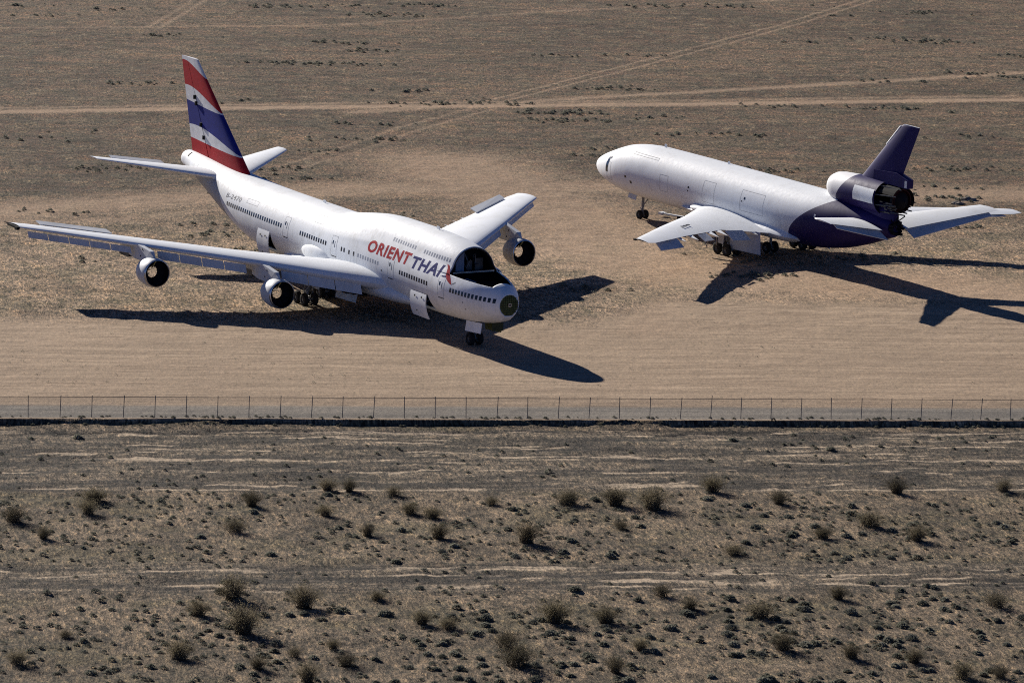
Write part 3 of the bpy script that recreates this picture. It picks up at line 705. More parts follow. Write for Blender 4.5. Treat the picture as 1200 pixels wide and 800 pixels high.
PH = Hull([41.6, 43, 46, 49, 50.6], zb=[7.9, 7.0, 6.8, 6.6, 6.6], zt=[8.3, 8.9, 9.2, 9.2, 8.6], w=[.25, .75, .95, .8, .35], zc=[8.1, 8.0, 8.0, 7.9, 7.6])
PH.mesh('p', list(np.arange(41.6, 50.6, .4)) + [50.6], 40).build('duct_pedestal', PURPLE, FR, True, 50)
# fin
ft = [(44.4, 50.8, 11.0, 0, .10), (45.4, 51.1, 12.0, 0, .10), (50.45, 53.45, 17.35, 0, .09), (50.9, 53.5, 17.55, 0, .06)]
finb = surface('tail_fin', ft, PURPLE, FR, vertical=True)
le = MB()
for i in range(6):
    t0, t1 = .58 + .42*i/6, .58 + .42*(i+1)/6
    le.tube(loc(45.4 + 5.05*t0 + .06, 0, 12.0 + 5.35*t0), loc(45.4 + 5.05*t1 + .06, 0, 12.0 + 5.35*t1), .13, n=8)
le.build('bare_leading_edge', WHITE_B, finb, True)
MB().box(loc(52.2, 0, 17.57), (2.4, .14, .05)).build('fin_cap', WHITE_B, finb)
MB().add([loc(44.9, -.2, 11.2), loc(44.9, .2, 11.2), loc(46.3, .2, 11.3), loc(46.3, -.2, 11.3), loc(46.2, 0, 12.35)], [(0, 1, 2, 3), (0, 1, 4), (1, 2, 4), (2, 3, 4), (3, 0, 4)]).build('dorsal_fillet', PURPLE, finb)
# gear
def gz_b(s): return .092 + .015 * (s - 7)
for dy in (-.38, .38): wheel(FR, 6.7, dy, gz_b(6.7) + .5, .5, .38)
strut_tubes('nose_strut', [((6.7, -.5, .6), (6.7, .5, .6), .08), ((6.7, 0, .6), (6.7, 0, 1.7), .11), ((6.7, 0, 1.4), (6.7, 0, 3.0), .16), ((6.7, 0, 1.5), (8.0, 0, 2.9), .06), ((6.6, 0, .95), (6.3, 0, 1.3), .05)], STRUT, FR)
plate('nose_gear_door', [(4.8, .55, 2.85), (6.3, .55, 2.8), (6.3, .75, 2.15), (4.9, .75, 2.25)], .05, FLAPGREY, FR)
for y, lean in ((5.1, -.5), (-5.1, .5)): bogie(FR, 29.0, y, gz_b(29), 3.7, base=1.6, track=1.3, r=.64, w=.48, lean=lean)
for dy in (-.5, .5): wheel(FR, 29.9, dy, gz_b(30) + .62, .62, .44)
strut_tubes('centre_strut', [((29.9, -.6, 1.0), (29.9, .6, 1.0), .09), ((29.9, 0, 1.0), (29.9, 0, 2.7), .15)], STRUT, FR)
plate('main_gear_door', [(29.3, 5.25, 3.75), (33.9, 4.6, 3.6), (34.2, 4.65, 1.25), (29.9, 5.35, 1.25)], .07, DOOR_SKYLIT, FR)
plate('main_gear_door', [(29.3, -5.2, 3.75), (33.9, -4.6, 3.6), (34.2, -4.65, 1.30), (29.9, -5.3, 1.35)], .07, FLAPGREY, FR)
plate('strut_door', [(28.5, 5.9, 3.6), (29.5, 5.9, 3.6), (29.5, 6.05, 1.7), (28.6, 6.05, 1.7)], .06, UNDERGREY, FR)

# ================================================================== GROUND
FO = np.array([.3, 422.8]); FT = np.array([.9854, .1715]); FN = np.array([-.1715, .9854]); FANG = math.atan2(.1715, .9854)
def W(a, q, z=0): p = FO + FT * a + FN * q; return Vector((p[0], p[1], z))
DROP = .46
A_ = np.concatenate([-np.geomspace(6000, 95, 16), np.arange(-90, 145, .5), np.geomspace(150, 6000, 16)])
Q_ = np.concatenate([-np.geomspace(2000, 125, 10), np.arange(-120, -4, .5), np.arange(-4, 1.5, .14), np.arange(1.5, 345, .55), np.geomspace(350, 9000, 22)])
AA, QQ = np.meshgrid(A_, Q_, indexing='ij')
_G = {}
def vnoise(x, y, seed=0):
    """smooth value noise, vectorised"""
    if seed not in _G: _G[seed] = np.random.default_rng(seed).random((257, 257))
    g = _G[seed]; xi = np.floor(x).astype(int); yi = np.floor(y).astype(int); fx = x - xi; fy = y - yi
    fx = fx * fx * (3 - 2 * fx); fy = fy * fy * (3 - 2 * fy); a = xi % 256; b = yi % 256
    return (g[a, b] * (1 - fx) + g[(a + 1) % 256, b] * fx) * (1 - fy) + (g[a, (b + 1) % 256] * (1 - fx) + g[(a + 1) % 256, (b + 1) % 256] * fx) * fy
def fbm(x, y, o=4, seed=0):
    r = 0; a = .5; t = 0
    for k in range(o): r = r + a * vnoise(x * 2**k + 13.7 * k, y * 2**k + 7.1 * k, seed + k); t += a; a *= .55
    return r / t
edge = -.55 + .55 * (fbm(AA / 3.0, QQ * 0 + 3, 3, 40) - .5)
step = np.clip((QQ - (edge - .45)) / .45, 0, 1); step = step * step * (3 - 2 * step)
Z = -DROP * (1 - step)
near = QQ < -1.2
drift = np.clip((fbm(AA / 5.5, QQ * 0 + 9, 4, 44) - .42) * 2.2, 0, 1) * .42
Z += drift * np.exp(-np.clip(-QQ - .9, 0, 99) / 1.3) * (QQ < -.9)
Z += np.where(near, .34 * (fbm(AA / 5, QQ / 5, 4, 3) - .5) + .20 * (fbm(AA / 1.1, QQ / 1.3, 3, 9) - .5), 0) * np.clip((-1.2 - QQ) / 2, 0, 1)
far_m = np.clip((QQ - 26) / 20, 0, 1)
Z += far_m * (.12 * (fbm(AA / 4, QQ / 4, 4, 21) - .5) + .16 * (fbm(AA / 1.0, QQ / 1.3, 3, 24) - .5))
Z += np.clip(1 - far_m, 0, 1) * (QQ > 6) * .03 * (fbm(AA / 6, QQ / 1.0, 3, 27) - .5)
Z += .05 * (fbm(AA / 2.0, QQ / 1.0, 3, 33) - .5) * np.clip((1.2 - np.abs(QQ + .1)) / 1.2, 0, 1) * (QQ > -.6)
# masks
def polydist(pts):
    d = np.full(AA.shape, 1e9)
    for (x0, y0), (x1, y1) in zip(pts[:-1], pts[1:]):
        dx, dy = x1 - x0, y1 - y0; L = dx*dx + dy*dy; t = np.clip(((AA - x0) * dx + (QQ - y0) * dy) / L, 0, 1)
        d = np.minimum(d, np.hypot(AA - x0 - t * dx, QQ - y0 - t * dy))
    return d
wob = (fbm(AA / 9, QQ / 9, 3, 51) - .5) * 1.6
road = np.zeros(AA.shape)
def addroad(pts, width, soft, strength, twin=0):
    global road
    pts = [(2 * pts[0][0] - pts[1][0] - 0, 2 * pts[0][1] - pts[1][1])] + list(pts) + [(2 * pts[-1][0] - pts[-2][0], 2 * pts[-1][1] - pts[-2][1])] if twin == 0 else list(pts)
    d = polydist(pts) + wob * soft * .25
    if twin: d = np.abs(d - twin)
    road = np.maximum(road, strength * np.clip(1 - (d - width) / soft, 0, 1))
addroad([(-33.6, 181.9), (-12.2, 186.0), (9.8, 190.2), (28.8, 192.7), (55.1, 196.6), (78.7, 201.1), (102.8, 204.9)], .8, 1.6, .95)
addroad([(-33.6, 184.9), (-12.2, 189.0), (9.8, 193.2), (28.8, 195.7), (55.1, 199.6), (78.7, 204.1)], .3, 1.4, .55)
addroad([(27.7, 193.6), (44.8, 201.8), (69.9, 212.8), (89.6, 222.1), (110.2, 231.8)], .4, 1.6, .75, 0)
addroad([(27.7, 193), (36.5, 205.6), (45.6, 218.5), (65.2, 246.8), (87.0, 279.0), (109.3, 315.4)], .05, .45, .6, 1.0)
addroad([(28.5, 191.1), (16.0, 172.7), (4.9, 152.8), (-2.6, 141.3)], .1, .6, .38, 1.3)
addroad([(-38.1, 108), (-23.4, 115), (-8.5, 122), (11.6, 127), (30.8, 129), (50.5, 124.5), (82.3, 127)], 2.2, 6, .75)
addroad([(-40, 100), (-25, 104), (-12, 112), (2, 121)], .3, 2.5, .5)
addroad([(-6.8, 265.4), (4.2, 301.9)], .1, .5, .5, .8)
addroad([(-30, 262), (17.9, 270.4), (36.7, 280.4), (53.5, 290.4), (76.3, 301.5)], .1, 1.2, .4)
addroad([(63.7, 62.3), (47.3, 68.9), (31.7, 72.2), (24.6, 83.1), (24.9, 104.6), (20.7, 124.7)], 4.5, 11, .8)
addroad([(24, 60), (27, 78), (34, 96), (42, 110)], 1.0, 4, .35)
ap_edge = 49 + 5 * (fbm(AA / 12, QQ / 12, 3, 61) - .5) + np.where(AA > 15, 12 * np.clip((AA - 15) / 10, 0, 1), 0)
apron = np.clip((ap_edge - QQ) / 7, 0, 1) * (QQ > -.6)
mid = np.clip((118 - QQ + 22 * (fbm(AA / 16, QQ / 16, 4, 71) - .5)) / 30, 0, 1)
asph = np.clip((5.4 - QQ + .5 * (fbm(AA / 4, QQ / 2, 3, 77) - .5)) / .8, 0, 1) * np.clip((QQ + .45) / .5, 0, 1)
def band(c, hw_, soft): return np.clip(1 - (np.abs(QQ - c) - hw_) / soft, 0, 1)
sband = np.maximum.reduce([band(-12, 9, 4), band(-57, 3.5, 2.5), band(-24.5, 1.8, 1.5)])
sn_ = vnoise(AA / 7.0 + 3.3 * fbm(AA / 20, QQ / 3, 2, 5), QQ / .75, 81) * .6 + vnoise(AA / 2.2, QQ / .30, 82) * .4
sn_ = vnoise(AA / 8.0, QQ / .8, 81) * .6 + vnoise(AA / 2.6, QQ / .35, 82) * .4
bandp = np.maximum(band(-57, 3.0, 1.5), np.maximum(band(-25.3, .9, .6), band(-12, 7, 2) * .35))
pale = np.clip((sn_ - .60) / .14, 0, 1) * (bandp > .5) + np.clip((sn_ - .68) / .05, 0, 1) * (bandp > .05) * (QQ < -2.5)
pale = np.clip(pale, 0, 1)
pale = np.maximum(pale, band(-4.2, .25, .5) * np.clip((vnoise(AA / 9, QQ * 0 + 2, 95) - .50) / .2, 0, 1))
hard = sband * (QQ < -3)
nx, ny = AA.shape
XY = FO[None, None, :] + AA[..., None] * FT + QQ[..., None] * FN
verts = np.dstack([XY, Z]).reshape(-1, 3)
idx = np.arange(nx * ny).reshape(nx, ny)
quads = np.stack([idx[:-1, :-1], idx[1:, :-1], idx[1:, 1:], idx[:-1, 1:]], -1).reshape(-1, 4)
me = bpy.data.meshes.new('ground')
me.vertices.add(len(verts)); me.vertices.foreach_set('co', verts.ravel().astype(np.float32))
me.loops.add(quads.size); me.loops.foreach_set('vertex_index', quads.ravel().astype(np.int32))
me.polygons.add(len(quads)); me.polygons.foreach_set('loop_start', np.arange(0, quads.size, 4, dtype=np.int32))
me.polygons.foreach_set('use_smooth', np.ones(len(quads), bool)); me.update(); me.validate()
for nm, arr in (('road', road), ('apron', apron), ('mid', mid), ('asph', asph), ('pale', pale), ('hard', hard), ('near', (QQ < -.75).astype(float))):
    at = me.attributes.new(nm, 'FLOAT', 'POINT'); at.data.foreach_set('value', arr.ravel().astype(np.float32))

def ground_mat():
    m, nt, b = mat('desert_soil'); geo = N(nt, 'ShaderNodeNewGeometry')
    mp = N(nt, 'ShaderNodeMapping'); mp.inputs['Rotation'].default_value = (0, 0, -FANG); nt.links.new(geo.outputs['Position'], mp.inputs[0]); P = mp.outputs[0]
    def sc(x, y):
        q = N(nt, 'ShaderNodeMapping'); q.inputs['Scale'].default_value = (x, y, 1); nt.links.new(P, q.inputs[0]); return q.outputs[0]
    def att(n): a = N(nt, 'ShaderNodeAttribute'); a.attribute_name = n; return a.outputs['Fac']
    big = noise_node(nt, sc(.035, .028), 1, 5, .6); med = noise_node(nt, sc(.25, .16), 1, 5, .65)
    fine = noise_node(nt, sc(2.4, 1.2), 1, 4, .75); grit = noise_node(nt, sc(6.5, 1.5), 1, 2, .8)
    streak = noise_node(nt, sc(.03, .55), 1, 4, .6); streak2 = noise_node(nt, sc(.25, 1.8), 1, 3, .7)
    # far desert: brown soil, greenish stubble patches
    spk = noise_node(nt, sc(1.5, .50), 1, 4, .85); spk2 = noise_node(nt, sc(3.4, .85), 1, 2, .7); clump = noise_node(nt, sc(.42, .17), 1, 5, .8)
    far = ramp(nt, big, [(.40, (.094, .064, .045)), (.60, (.160, .112, .079))])
    far = mix(nt, math_n(nt, 'MULTIPLY', ramp(nt, med, [(.46, 0.), (.56, 1.)]), .5), far, (.105, .096, .066))
    far = mix(nt, math_n(nt, 'MULTIPLY', ramp(nt, noise_node(nt, sc(.9, .55), 1, 4, .7), [(.50, 0.), (.60, 1.)]), .5), far, (.085, .082, .058))
    far = mix(nt, math_n(nt, 'MULTIPLY', ramp(nt, noise_node(nt, sc(.5, .32), 1, 4, .7), [(.56, 0.), (.66, 1.)]), .5), far, (.260, .215, .155))
    midc = ramp(nt, med, [(.41, (.190, .148, .108)), (.50, (.290, .222, .162)), (.58, (.350, .270, .198))])
    midc = mix(nt, math_n(nt, 'MULTIPLY', ramp(nt, noise_node(nt, sc(.12, .12), 1, 4, .6), [(.50, 0.), (.58, 1.)]), .6), midc, (.155, .142, .095))
    strk = noise_node(nt, sc(.09, .30), 1, 5, .7)
    far = mix(nt, ramp(nt, strk, [(.52, 0.), (.58, .75)]), far, mix(nt, 1.0, far, (.58, .62, .58), 'MULTIPLY'))
    far = mix(nt, ramp(nt, strk, [(.42, .7), (.48, 0.)]), far, mix(nt, 1.0, far, (1.35, 1.22, 1.10), 'MULTIPLY'))
    def tracks(ang, w_, seed):
        q = N(nt, 'ShaderNodeMapping'); q.inputs['Rotation'].default_value = (0, 0, ang); q.inputs['Location'].default_value = (seed, seed * 2, 0); nt.links.new(P, q.inputs[0])
        q2 = N(nt, 'ShaderNodeMapping'); q2.inputs['Scale'].default_value = (.035, w_, 1); nt.links.new(q.outputs[0], q2.inputs[0])
        q3 = N(nt, 'ShaderNodeMapping'); q3.inputs['Scale'].default_value = (.06, .09, 1); nt.links.new(q.outputs[0], q3.inputs[0])
        return math_n(nt, 'MULTIPLY', ramp(nt, noise_node(nt, q2.outputs[0], 1, 2, .6), [(.555, 0.), (.59, 1.)]), ramp(nt, noise_node(nt, q3.outputs[0], 1, 2, .5), [(.46, 0.), (.56, 1.)]))
    t1, t2, t3 = tracks(.5, 1.5, 3), tracks(-.35, 1.3, 11), tracks(1.1, 1.1, 23)
    midc = mix(nt, math_n(nt, 'MULTIPLY', t1, .8), midc, (.150, .115, .082)); midc = mix(nt, math_n(nt, 'MULTIPLY', t2, .7), midc, (.385, .300, .222)); midc = mix(nt, math_n(nt, 'MULTIPLY', t3, .6), midc, (.165, .130, .095))
    c = mix(nt, att('mid'), far, midc)
    apr = ramp(nt, streak, [(.42, (.270, .210, .157)), (.50, (.325, .252, .187)), (.58, (.375, .296, .222))])
    apr = mix(nt, ramp(nt, noise_node(nt, sc(.018, 1.1), 1, 4, .6), [(.42, .7), (.49, 0.)]), apr, (.235, .178, .130))
    apr = mix(nt, .30, apr, ramp(nt, streak2, [(.40, (.20, .155, .115)), (.5, (.345, .272, .20)), (.6, (.46, .37, .28))]))
    apr = mix(nt, ramp(nt, noise_node(nt, sc(.10, .14), 1, 3, .6), [(.40, .35), (.60, 0.)]), apr, (.27, .215, .160))
    apr = mix(nt, math_n(nt, 'MULTIPLY', tracks(-.12, 1.6, 31), .5), apr, (.215, .162, .118)); apr = mix(nt, math_n(nt, 'MULTIPLY', tracks(.08, 1.9, 41), .45), apr, (.42, .335, .25))
    c = mix(nt, att('apron'), c, apr)
    c = mix(nt, math_n(nt, 'MULTIPLY', att('road'), ramp(nt, streak2, [(.3, .5), (.6, .95)])), c, (.365, .270, .195))
    asp = ramp(nt, streak, [(.42, (.150, .148, .142)), (.58, (.225, .217, .202))])
    c = mix(nt, math_n(nt, 'MULTIPLY', att('asph'), .92), c, asp)
    # near scrub soil
    sand = ramp(nt, med, [(.42, (.115, .096, .073)), (.50, (.165, .136, .102)), (.58, (.205, .168, .127))])
    sand = mix(nt, math_n(nt, 'MULTIPLY', ramp(nt, noise_node(nt, sc(.14, .16), 1, 3, .6), [(.5, 0.), (.62, 1.)]), .45), sand, (.120, .112, .068))
    st3 = noise_node(nt, sc(.10, .70), 1, 4, .6)
    hd = ramp(nt, st3, [(.40, (.034, .032, .030)), (.49, (.080, .071, .060)), (.60, (.200, .172, .138))])
    sand = mix(nt, math_n(nt, 'MULTIPLY', att('hard'), .9), sand, hd)
    sand = mix(nt, math_n(nt, 'MULTIPLY', att('pale'), ramp(nt, spk2, [(.36, .45), (.5, .95)])), sand, (.420, .360, .290))
    c = mix(nt, att('near'), c, sand)
    # stubble and pebbles: dark and light spots, their small shadows painted in too
    rough_ = math_n(nt, 'MULTIPLY', math_n(nt, 'SUBTRACT', 1.0, math_n(nt, 'MAXIMUM', att('apron'), math_n(nt, 'MAXIMUM', att('road'), math_n(nt, 'MAXIMUM', att('asph'), att('near'))))), 1.0, True)
    c = mix(nt, math_n(nt, 'MULTIPLY', rough_, ramp(nt, clump, [(.40, .80), (.455, 0.)])), c, mix(nt, 1.0, c, (.46, .50, .44), 'MULTIPLY'))
    c = mix(nt, math_n(nt, 'MULTIPLY', rough_, ramp(nt, clump, [(.56, 0.), (.63, .8)])), c, mix(nt, 1.0, c, (1.55, 1.42, 1.25), 'MULTIPLY'))
    calm = math_n(nt, 'SUBTRACT', 1.0, math_n(nt, 'MULTIPLY', math_n(nt, 'MAXIMUM', att('apron'), math_n(nt, 'MAXIMUM', att('road'), math_n(nt, 'MAXIMUM', att('asph'), att('pale')))), .80))
    c = mix(nt, math_n(nt, 'MULTIPLY', calm, ramp(nt, spk, [(.37, 1.), (.46, 0.)])), c, mix(nt, 1.0, c, (.28, .33, .32), 'MULTIPLY'))
    c = mix(nt, math_n(nt, 'MULTIPLY', calm, ramp(nt, spk2, [(.38, .9), (.47, 0.)])), c, mix(nt, 1.0, c, (.36, .37, .37), 'MULTIPLY'))
    c = mix(nt, math_n(nt, 'MULTIPLY', calm, ramp(nt, spk2, [(.55, 0.), (.64, .8)])), c, mix(nt, 1.0, c, (1.9, 1.78, 1.6), 'MULTIPLY'))
    c = mix(nt, math_n(nt, 'MULTIPLY', calm, ramp(nt, grit, [(.36, .9), (.48, 0.)])), c, mix(nt, 1.0, c, (.36, .37, .38), 'MULTIPLY'))
    c = mix(nt, math_n(nt, 'MULTIPLY', calm, ramp(nt, grit, [(.54, 0.), (.64, .7)])), c, mix(nt, 1.0, c, (2.1, 2.0, 1.85), 'MULTIPLY'))
    c = mix(nt, 1.0, c, (1.06, .99, .90), 'MULTIPLY')
    c = mix(nt, att('near'), c, mix(nt, 1.0, c, (.90, .88, .85), 'MULTIPLY'))
    nt.links.new(c, b.inputs['Base Color']); b.inputs['Roughness'].default_value = .95
    b.inputs['Specular IOR Level'].default_value = .15
    h = math_n(nt, 'ADD', math_n(nt, 'MULTIPLY', math_n(nt, 'MULTIPLY', fine, calm), .22), math_n(nt, 'MULTIPLY', med, .30))
    h = math_n(nt, 'ADD', h, math_n(nt, 'MULTIPLY', math_n(nt, 'MULTIPLY', grit, calm), .10))
    bn = N(nt, 'ShaderNodeBump'); bn.inputs['Strength'].default_value = .8; bn.inputs['Distance'].default_value = 1.0
    nt.links.new(h, bn.inputs['Height']); nt.links.new(bn.outputs[0], b.inputs['Normal'])
    return m
me.materials.append(ground_mat())
g = bpy.data.objects.new('ground', me); COL.objects.link(g); tag(g, kind='structure', label='tan and brown desert ground with graded dirt strip, tracks and grey perimeter road', cat='ground')
from bisect import bisect_right
def gz(a, q):
    i = min(max(bisect_right(A_, a) - 1, 0), nx - 2); j = min(max(bisect_right(Q_, q) - 1, 0), ny - 2)
    return float(Z[i, j])

# ------------------------------------------------------------------ perimeter fence
FEN = empty('chain_link_fence', W(0, 0, 0), (0, 0, FANG)); tag(FEN, 'long low wire fence with thin grey posts along the perimeter road', 'fence')
FM = simple('galvanised_steel', (.16, .155, .15), .5, .5, .2, 5); WM = simple('fence_wire', (.14, .14, .14), .5, .4, .2)
xs = [-42.6 + 2.747 * k for k in range(-8, 42)]
HH = 1.80
for i, x in enumerate(xs):
    tall = .32 if (x > 14 and abs(x - 17.7) < 1.4) else rng.uniform(.10, .16)
    lean = rng.uniform(-.035, .045)
    MB().tube((x, 0, -.3), (x + lean * 2, 0, HH + tall), .034, n=8).build('post', FM, FEN, True)
MB().tube((xs[0], .0, HH), (xs[-1], .0, HH), .024, n=6).build('top_rail', FM, FEN, True)
wm = MB(); x = xs[0]; ww = .0032; pitch = .075
V = []; F = []
while x < xs[-1] - HH:
    for sg in (0, 1):
        x0, x1 = (x, x + HH) if sg == 0 else (x + HH, x); y = .004 * (1 if sg else -1); b0 = len(V)
        V += [(x0 - ww, y, 0.02), (x0 + ww, y, 0.02), (x1 + ww, y, HH), (x1 - ww, y, HH)]; F.append((b0, b0 + 1, b0 + 2, b0 + 3))
    x += pitch
wm.add(V, F).build('wire_mesh', WM, FEN)
tr = empty('old_tyre', W(23.4, -.6, gz(23.4, -.4) + .02), (R(75), 0, .3)); tr.scale = (.65, .65, .65); tag(tr, 'small dark tyre lying at the foot of the fence', 'tyre')
MB().lathe((0, 0, .1), (0, 0, 1), [(-.1, .17), (-.12, .28), (0, .33), (.12, .28), (.1, .17), (-.1, .17)], 20).build('tread', RUBBER, tr, True)

# ------------------------------------------------------------------ shrubs
def leafmat(name, c1, c2):
    m, nt, b = mat(name); oi = N(nt, 'ShaderNodeObjectInfo'); tc = N(nt, 'ShaderNodeTexCoord')
    f = math_n(nt, 'ADD', math_n(nt, 'MULTIPLY', noise_node(nt, tc.outputs['Object'], 3.0, 3), .7), math_n(nt, 'MULTIPLY', oi.outputs['Random'], .3))
    nt.links.new(ramp(nt, f, [(.3, c1), (.7, c2)]), b.inputs['Base Color']); b.inputs['Roughness'].default_value = .9; b.inputs['Specular IOR Level'].default_value = .1
    tr = N(nt, 'ShaderNodeBsdfTranslucent'); nt.links.new(b.inputs['Base Color'].links[0].from_socket, tr.inputs[0])
    ms = N(nt, 'ShaderNodeMixShader'); ms.inputs[0].default_value = .45; nt.links.new(b.outputs[0], ms.inputs[1]); nt.links.new(tr.outputs[0], ms.inputs[2])
    nt.links.new(ms.outputs[0], nt.nodes['Material Output'].inputs[0])
    return m
LEAF = leafmat('creosote_leaf', (.120, .104, .064), (.220, .186, .122)); TWIG = leafmat('dry_twig', (.10, .08, .055), (.17, .135, .095))
TUFT = leafmat('grey_green_scrub', (.120, .122, .095), (.260, .255, .205)); STRAW = leafmat('dry_straw', (.20, .165, .11), (.33, .28, .19))
def bush_meshes(seed, h=1.6, rad=1.15, nst=110, nleaf=3000):
    r = random.Random(seed); st = MB(); lf = MB(); tips = []
    for k in range(nst):
        a = r.uniform(0, 2*PI); t = r.uniform(0.05, 1) ** .7; p0 = Vector((r.uniform(-.4, .4), r.uniform(-.4, .4), 0))
        L = h * r.uniform(.65, 1.05); p2 = Vector((math.cos(a) * rad * t, math.sin(a) * rad * t, L * (1 - .45 * t*t)))
        p1 = p0.lerp(p2, .5) + Vector((math.cos(a) * -.10, math.sin(a) * -.10, .12))
        st.tube(p0, p1, .012, .008, 4, cap=False); st.tube(p1, p2, .008, .003, 4, cap=False); tips.append((p1, p2))
    for k in range(nleaf):
        p1, p2 = r.choice(tips); t = r.uniform(-.75, 1.05); c = p1.lerp(p2, t) + Vector((r.gauss(0, .21), r.gauss(0, .21), r.gauss(0, .16)))
        if c.z < .05: continue
        s_ = r.uniform(.016, .036); u = Vector((r.gauss(0, 1), r.gauss(0, 1), r.gauss(0, 1))).normalized(); v = u.orthogonal().normalized()
        lf.add([c - u*s_, c + v*s_*.7, c + u*s_, c - v*s_*.7], [(0, 1, 2, 3)])
    return st, lf
BUSH = [(-39.3, -30.5), (-40.2, -35.1), (-46.3, -37.8), (-44.4, -43.9), (-26.8, -32.7), (-29.2, -41.7), (-21.2, -35.8), (-19.8, -26.4), (-31.7, -63.1), (-34.8, -68.5), (-45.0, -74.3), (-49.0, -81.9), (-37.4, -80.5), (-32.1, -73.6), (-26.7, -65.8), (-29.2, -80.5), (-26.1, -78.3), (-32.2, -83.9), (-29.1, -87.3), (-18.1, -27.1), (-14.6, -28.7), (-14.2, -34.9), (-12.6, -36.4), (-18.7, -42.4), (-13.2, -43.9), (-7.0, -31.8), (-0.7, -31.8), (3.2, -31.8), (6.1, -33.4), (-6.4, -45.4), (2.1, -40.4), (-20.8, -63.2), (-8.6, -70.7), (-18.6, -71.0), (-4.8, -70.8), (-13.5, -78.1), (-13.6, -83.4), (-25.7, -82.7), (-3.7, -78.8), (-6.8, -85.2), (0.9, -63.0), (-16.8, -72.3), (12.4, -27.1), (17.0, -31.8), (28.0, -27.7), (22.9, -39.6), (37.4, -27.1), (17.9, -44.1), (25.4, -45.0), (14.5, -63.8), (26.1, -66.6), (7.1, -69.7), (6.8, -79.0), (11.3, -81.6), (15.7, -82.9), (18.1, -87.3), (20.9, -87.3), (9.5, -49.3), (2.4, -67.0)]
big = {0, 5, 8, 12, 13, 26, 27, 28, 29, 32, 36, 42, 45, 50, 51, 52, 2, 14, 35, 55}
protos = []
for k in range(5):
    st_, lf_ = bush_meshes(100 + k, 1.0 + .16 * k, 1.15 + .07 * k, 70 + 30 * k, 3000 + 500 * k)
    a = st_.build('stems', TWIG); b = lf_.build('foliage', LEAF); protos.append((a.data, b.data)); bpy.data.objects.remove(a); bpy.data.objects.remove(b)
bands = [('back row of the upper scrub strip', -34.0), ('front row of the upper scrub strip', -52), ('back row of the lower scrub strip', -75.5), ('bottom row of the lower scrub strip', -999)]
def bandof(q):
    for n_, lim in bands:
        if q > lim: return n_
rowsb = {}
for i, (a, q) in enumerate(BUSH): rowsb.setdefault(bandof(q), []).append((a, i))
ordn = ['first', 'second', 'third', 'fourth', 'fifth', 'sixth', 'seventh', 'eighth', 'ninth', 'tenth', 'eleventh', 'twelfth', 'thirteenth', 'fourteenth', 'fifteenth', 'sixteenth', 'seventeenth', 'eighteenth', 'nineteenth', 'twentieth', 'twenty-first', 'twenty-second']
lab = {}
for rn, L in rowsb.items():
    L.sort()
    for k, (_, i) in enumerate(L): lab[i] = f"{'large' if i in big else 'smaller'} wispy dark bush, {ordn[k]} from left in the {rn}"
for i, (a, q) in enumerate(BUSH):
    s_ = rng.uniform(1.15, 1.4) if i in big else rng.uniform(.72, .98)
    r_ = empty('desert_bush', W(a, q, gz(a, q) - .03), (0, 0, rng.uniform(0, 6.28))); r_.scale = (s_ * rng.uniform(.85, 1.2), s_ * rng.uniform(.85, 1.2), s_ * rng.uniform(.85, 1.1))
    tag(r_, lab[i], 'bush', 'wispy dark bushes on the scrubland below the fence')
    pm = protos[i % 5]
    for nm, d in (('stems', pm[0]), ('foliage', pm[1])):
        c = bpy.data.objects.new(nm, d); COL.objects.link(c); c.parent = r_

def tuft_geo(r, n=44, rad=.30, h=.26):
    V = []; F = []
    for k in range(n):
        a = r.uniform(0, 2*PI); el = r.uniform(.05, 1.45); rr = r.uniform(.55, 1.0)
        c = Vector((math.cos(a) * math.cos(el) * rad * rr, math.sin(a) * math.cos(el) * rad * rr, max(.02, math.sin(el) * h * rr)))
        u = Vector((r.gauss(0, 1), r.gauss(0, 1), r.gauss(0, .8))).normalized(); v = u.orthogonal().normalized(); s_ = r.uniform(.035, .07) * rad / .3
        b = len(V); V += [c - u*s_, c + v*s_*.6, c + u*s_, c - v*s_*.6]; F.append((b, b+1, b+2, b+3))
    return V, F
tm = []
for k in range(6):
    V, F = tuft_geo(random.Random(300 + k), 260, .34, .25); o = MB().add(V, F).build('scrub_tuft', TUFT); tm.append(o.data); bpy.data.objects.remove(o)
# clustered positions
cand = []
rr = random.Random(55)
while len(cand) < 2900:
    a = rr.uniform(-62, 58); q = rr.uniform(-100, -5)
    dens = .15 + 1.25 * max(0, float(fbm(np.array(a / 7), np.array(q / 7), 3, 123)) - .36) * 2.5
    if -28 < q < -5: dens *= .16
    if -61 < q < -52: dens *= .22
    if rr.random() < dens: cand.append((a, q, rr.uniform(.55, 1.0) * (1.35 if rr.random() < .15 else 1) * (1.15 if q < -60 else 1.)))
vis = [c for c in cand if abs(c[0] + 4 + c[1] * .17) < 44 and c[1] > -89]
vis.sort(key=lambda c: -c[2] * (1 + (-c[1]) * .0025)); top = vis[:280]; tops = set(top)
for (a, q, s_) in top:
    o = bpy.data.objects.new('scrub_tuft', rr.choice(tm)); COL.objects.link(o); o.location = W(a, q, gz(a, q) - .02); o.rotation_euler = (0, 0, rr.uniform(0, 6.28)); o.scale = (s_*1.1, s_*1.1, s_)
    tag(o, 'low grey-green scrub tuft on the sandy ground below the fence', 'tuft', 'low scrub tufts below the fence')
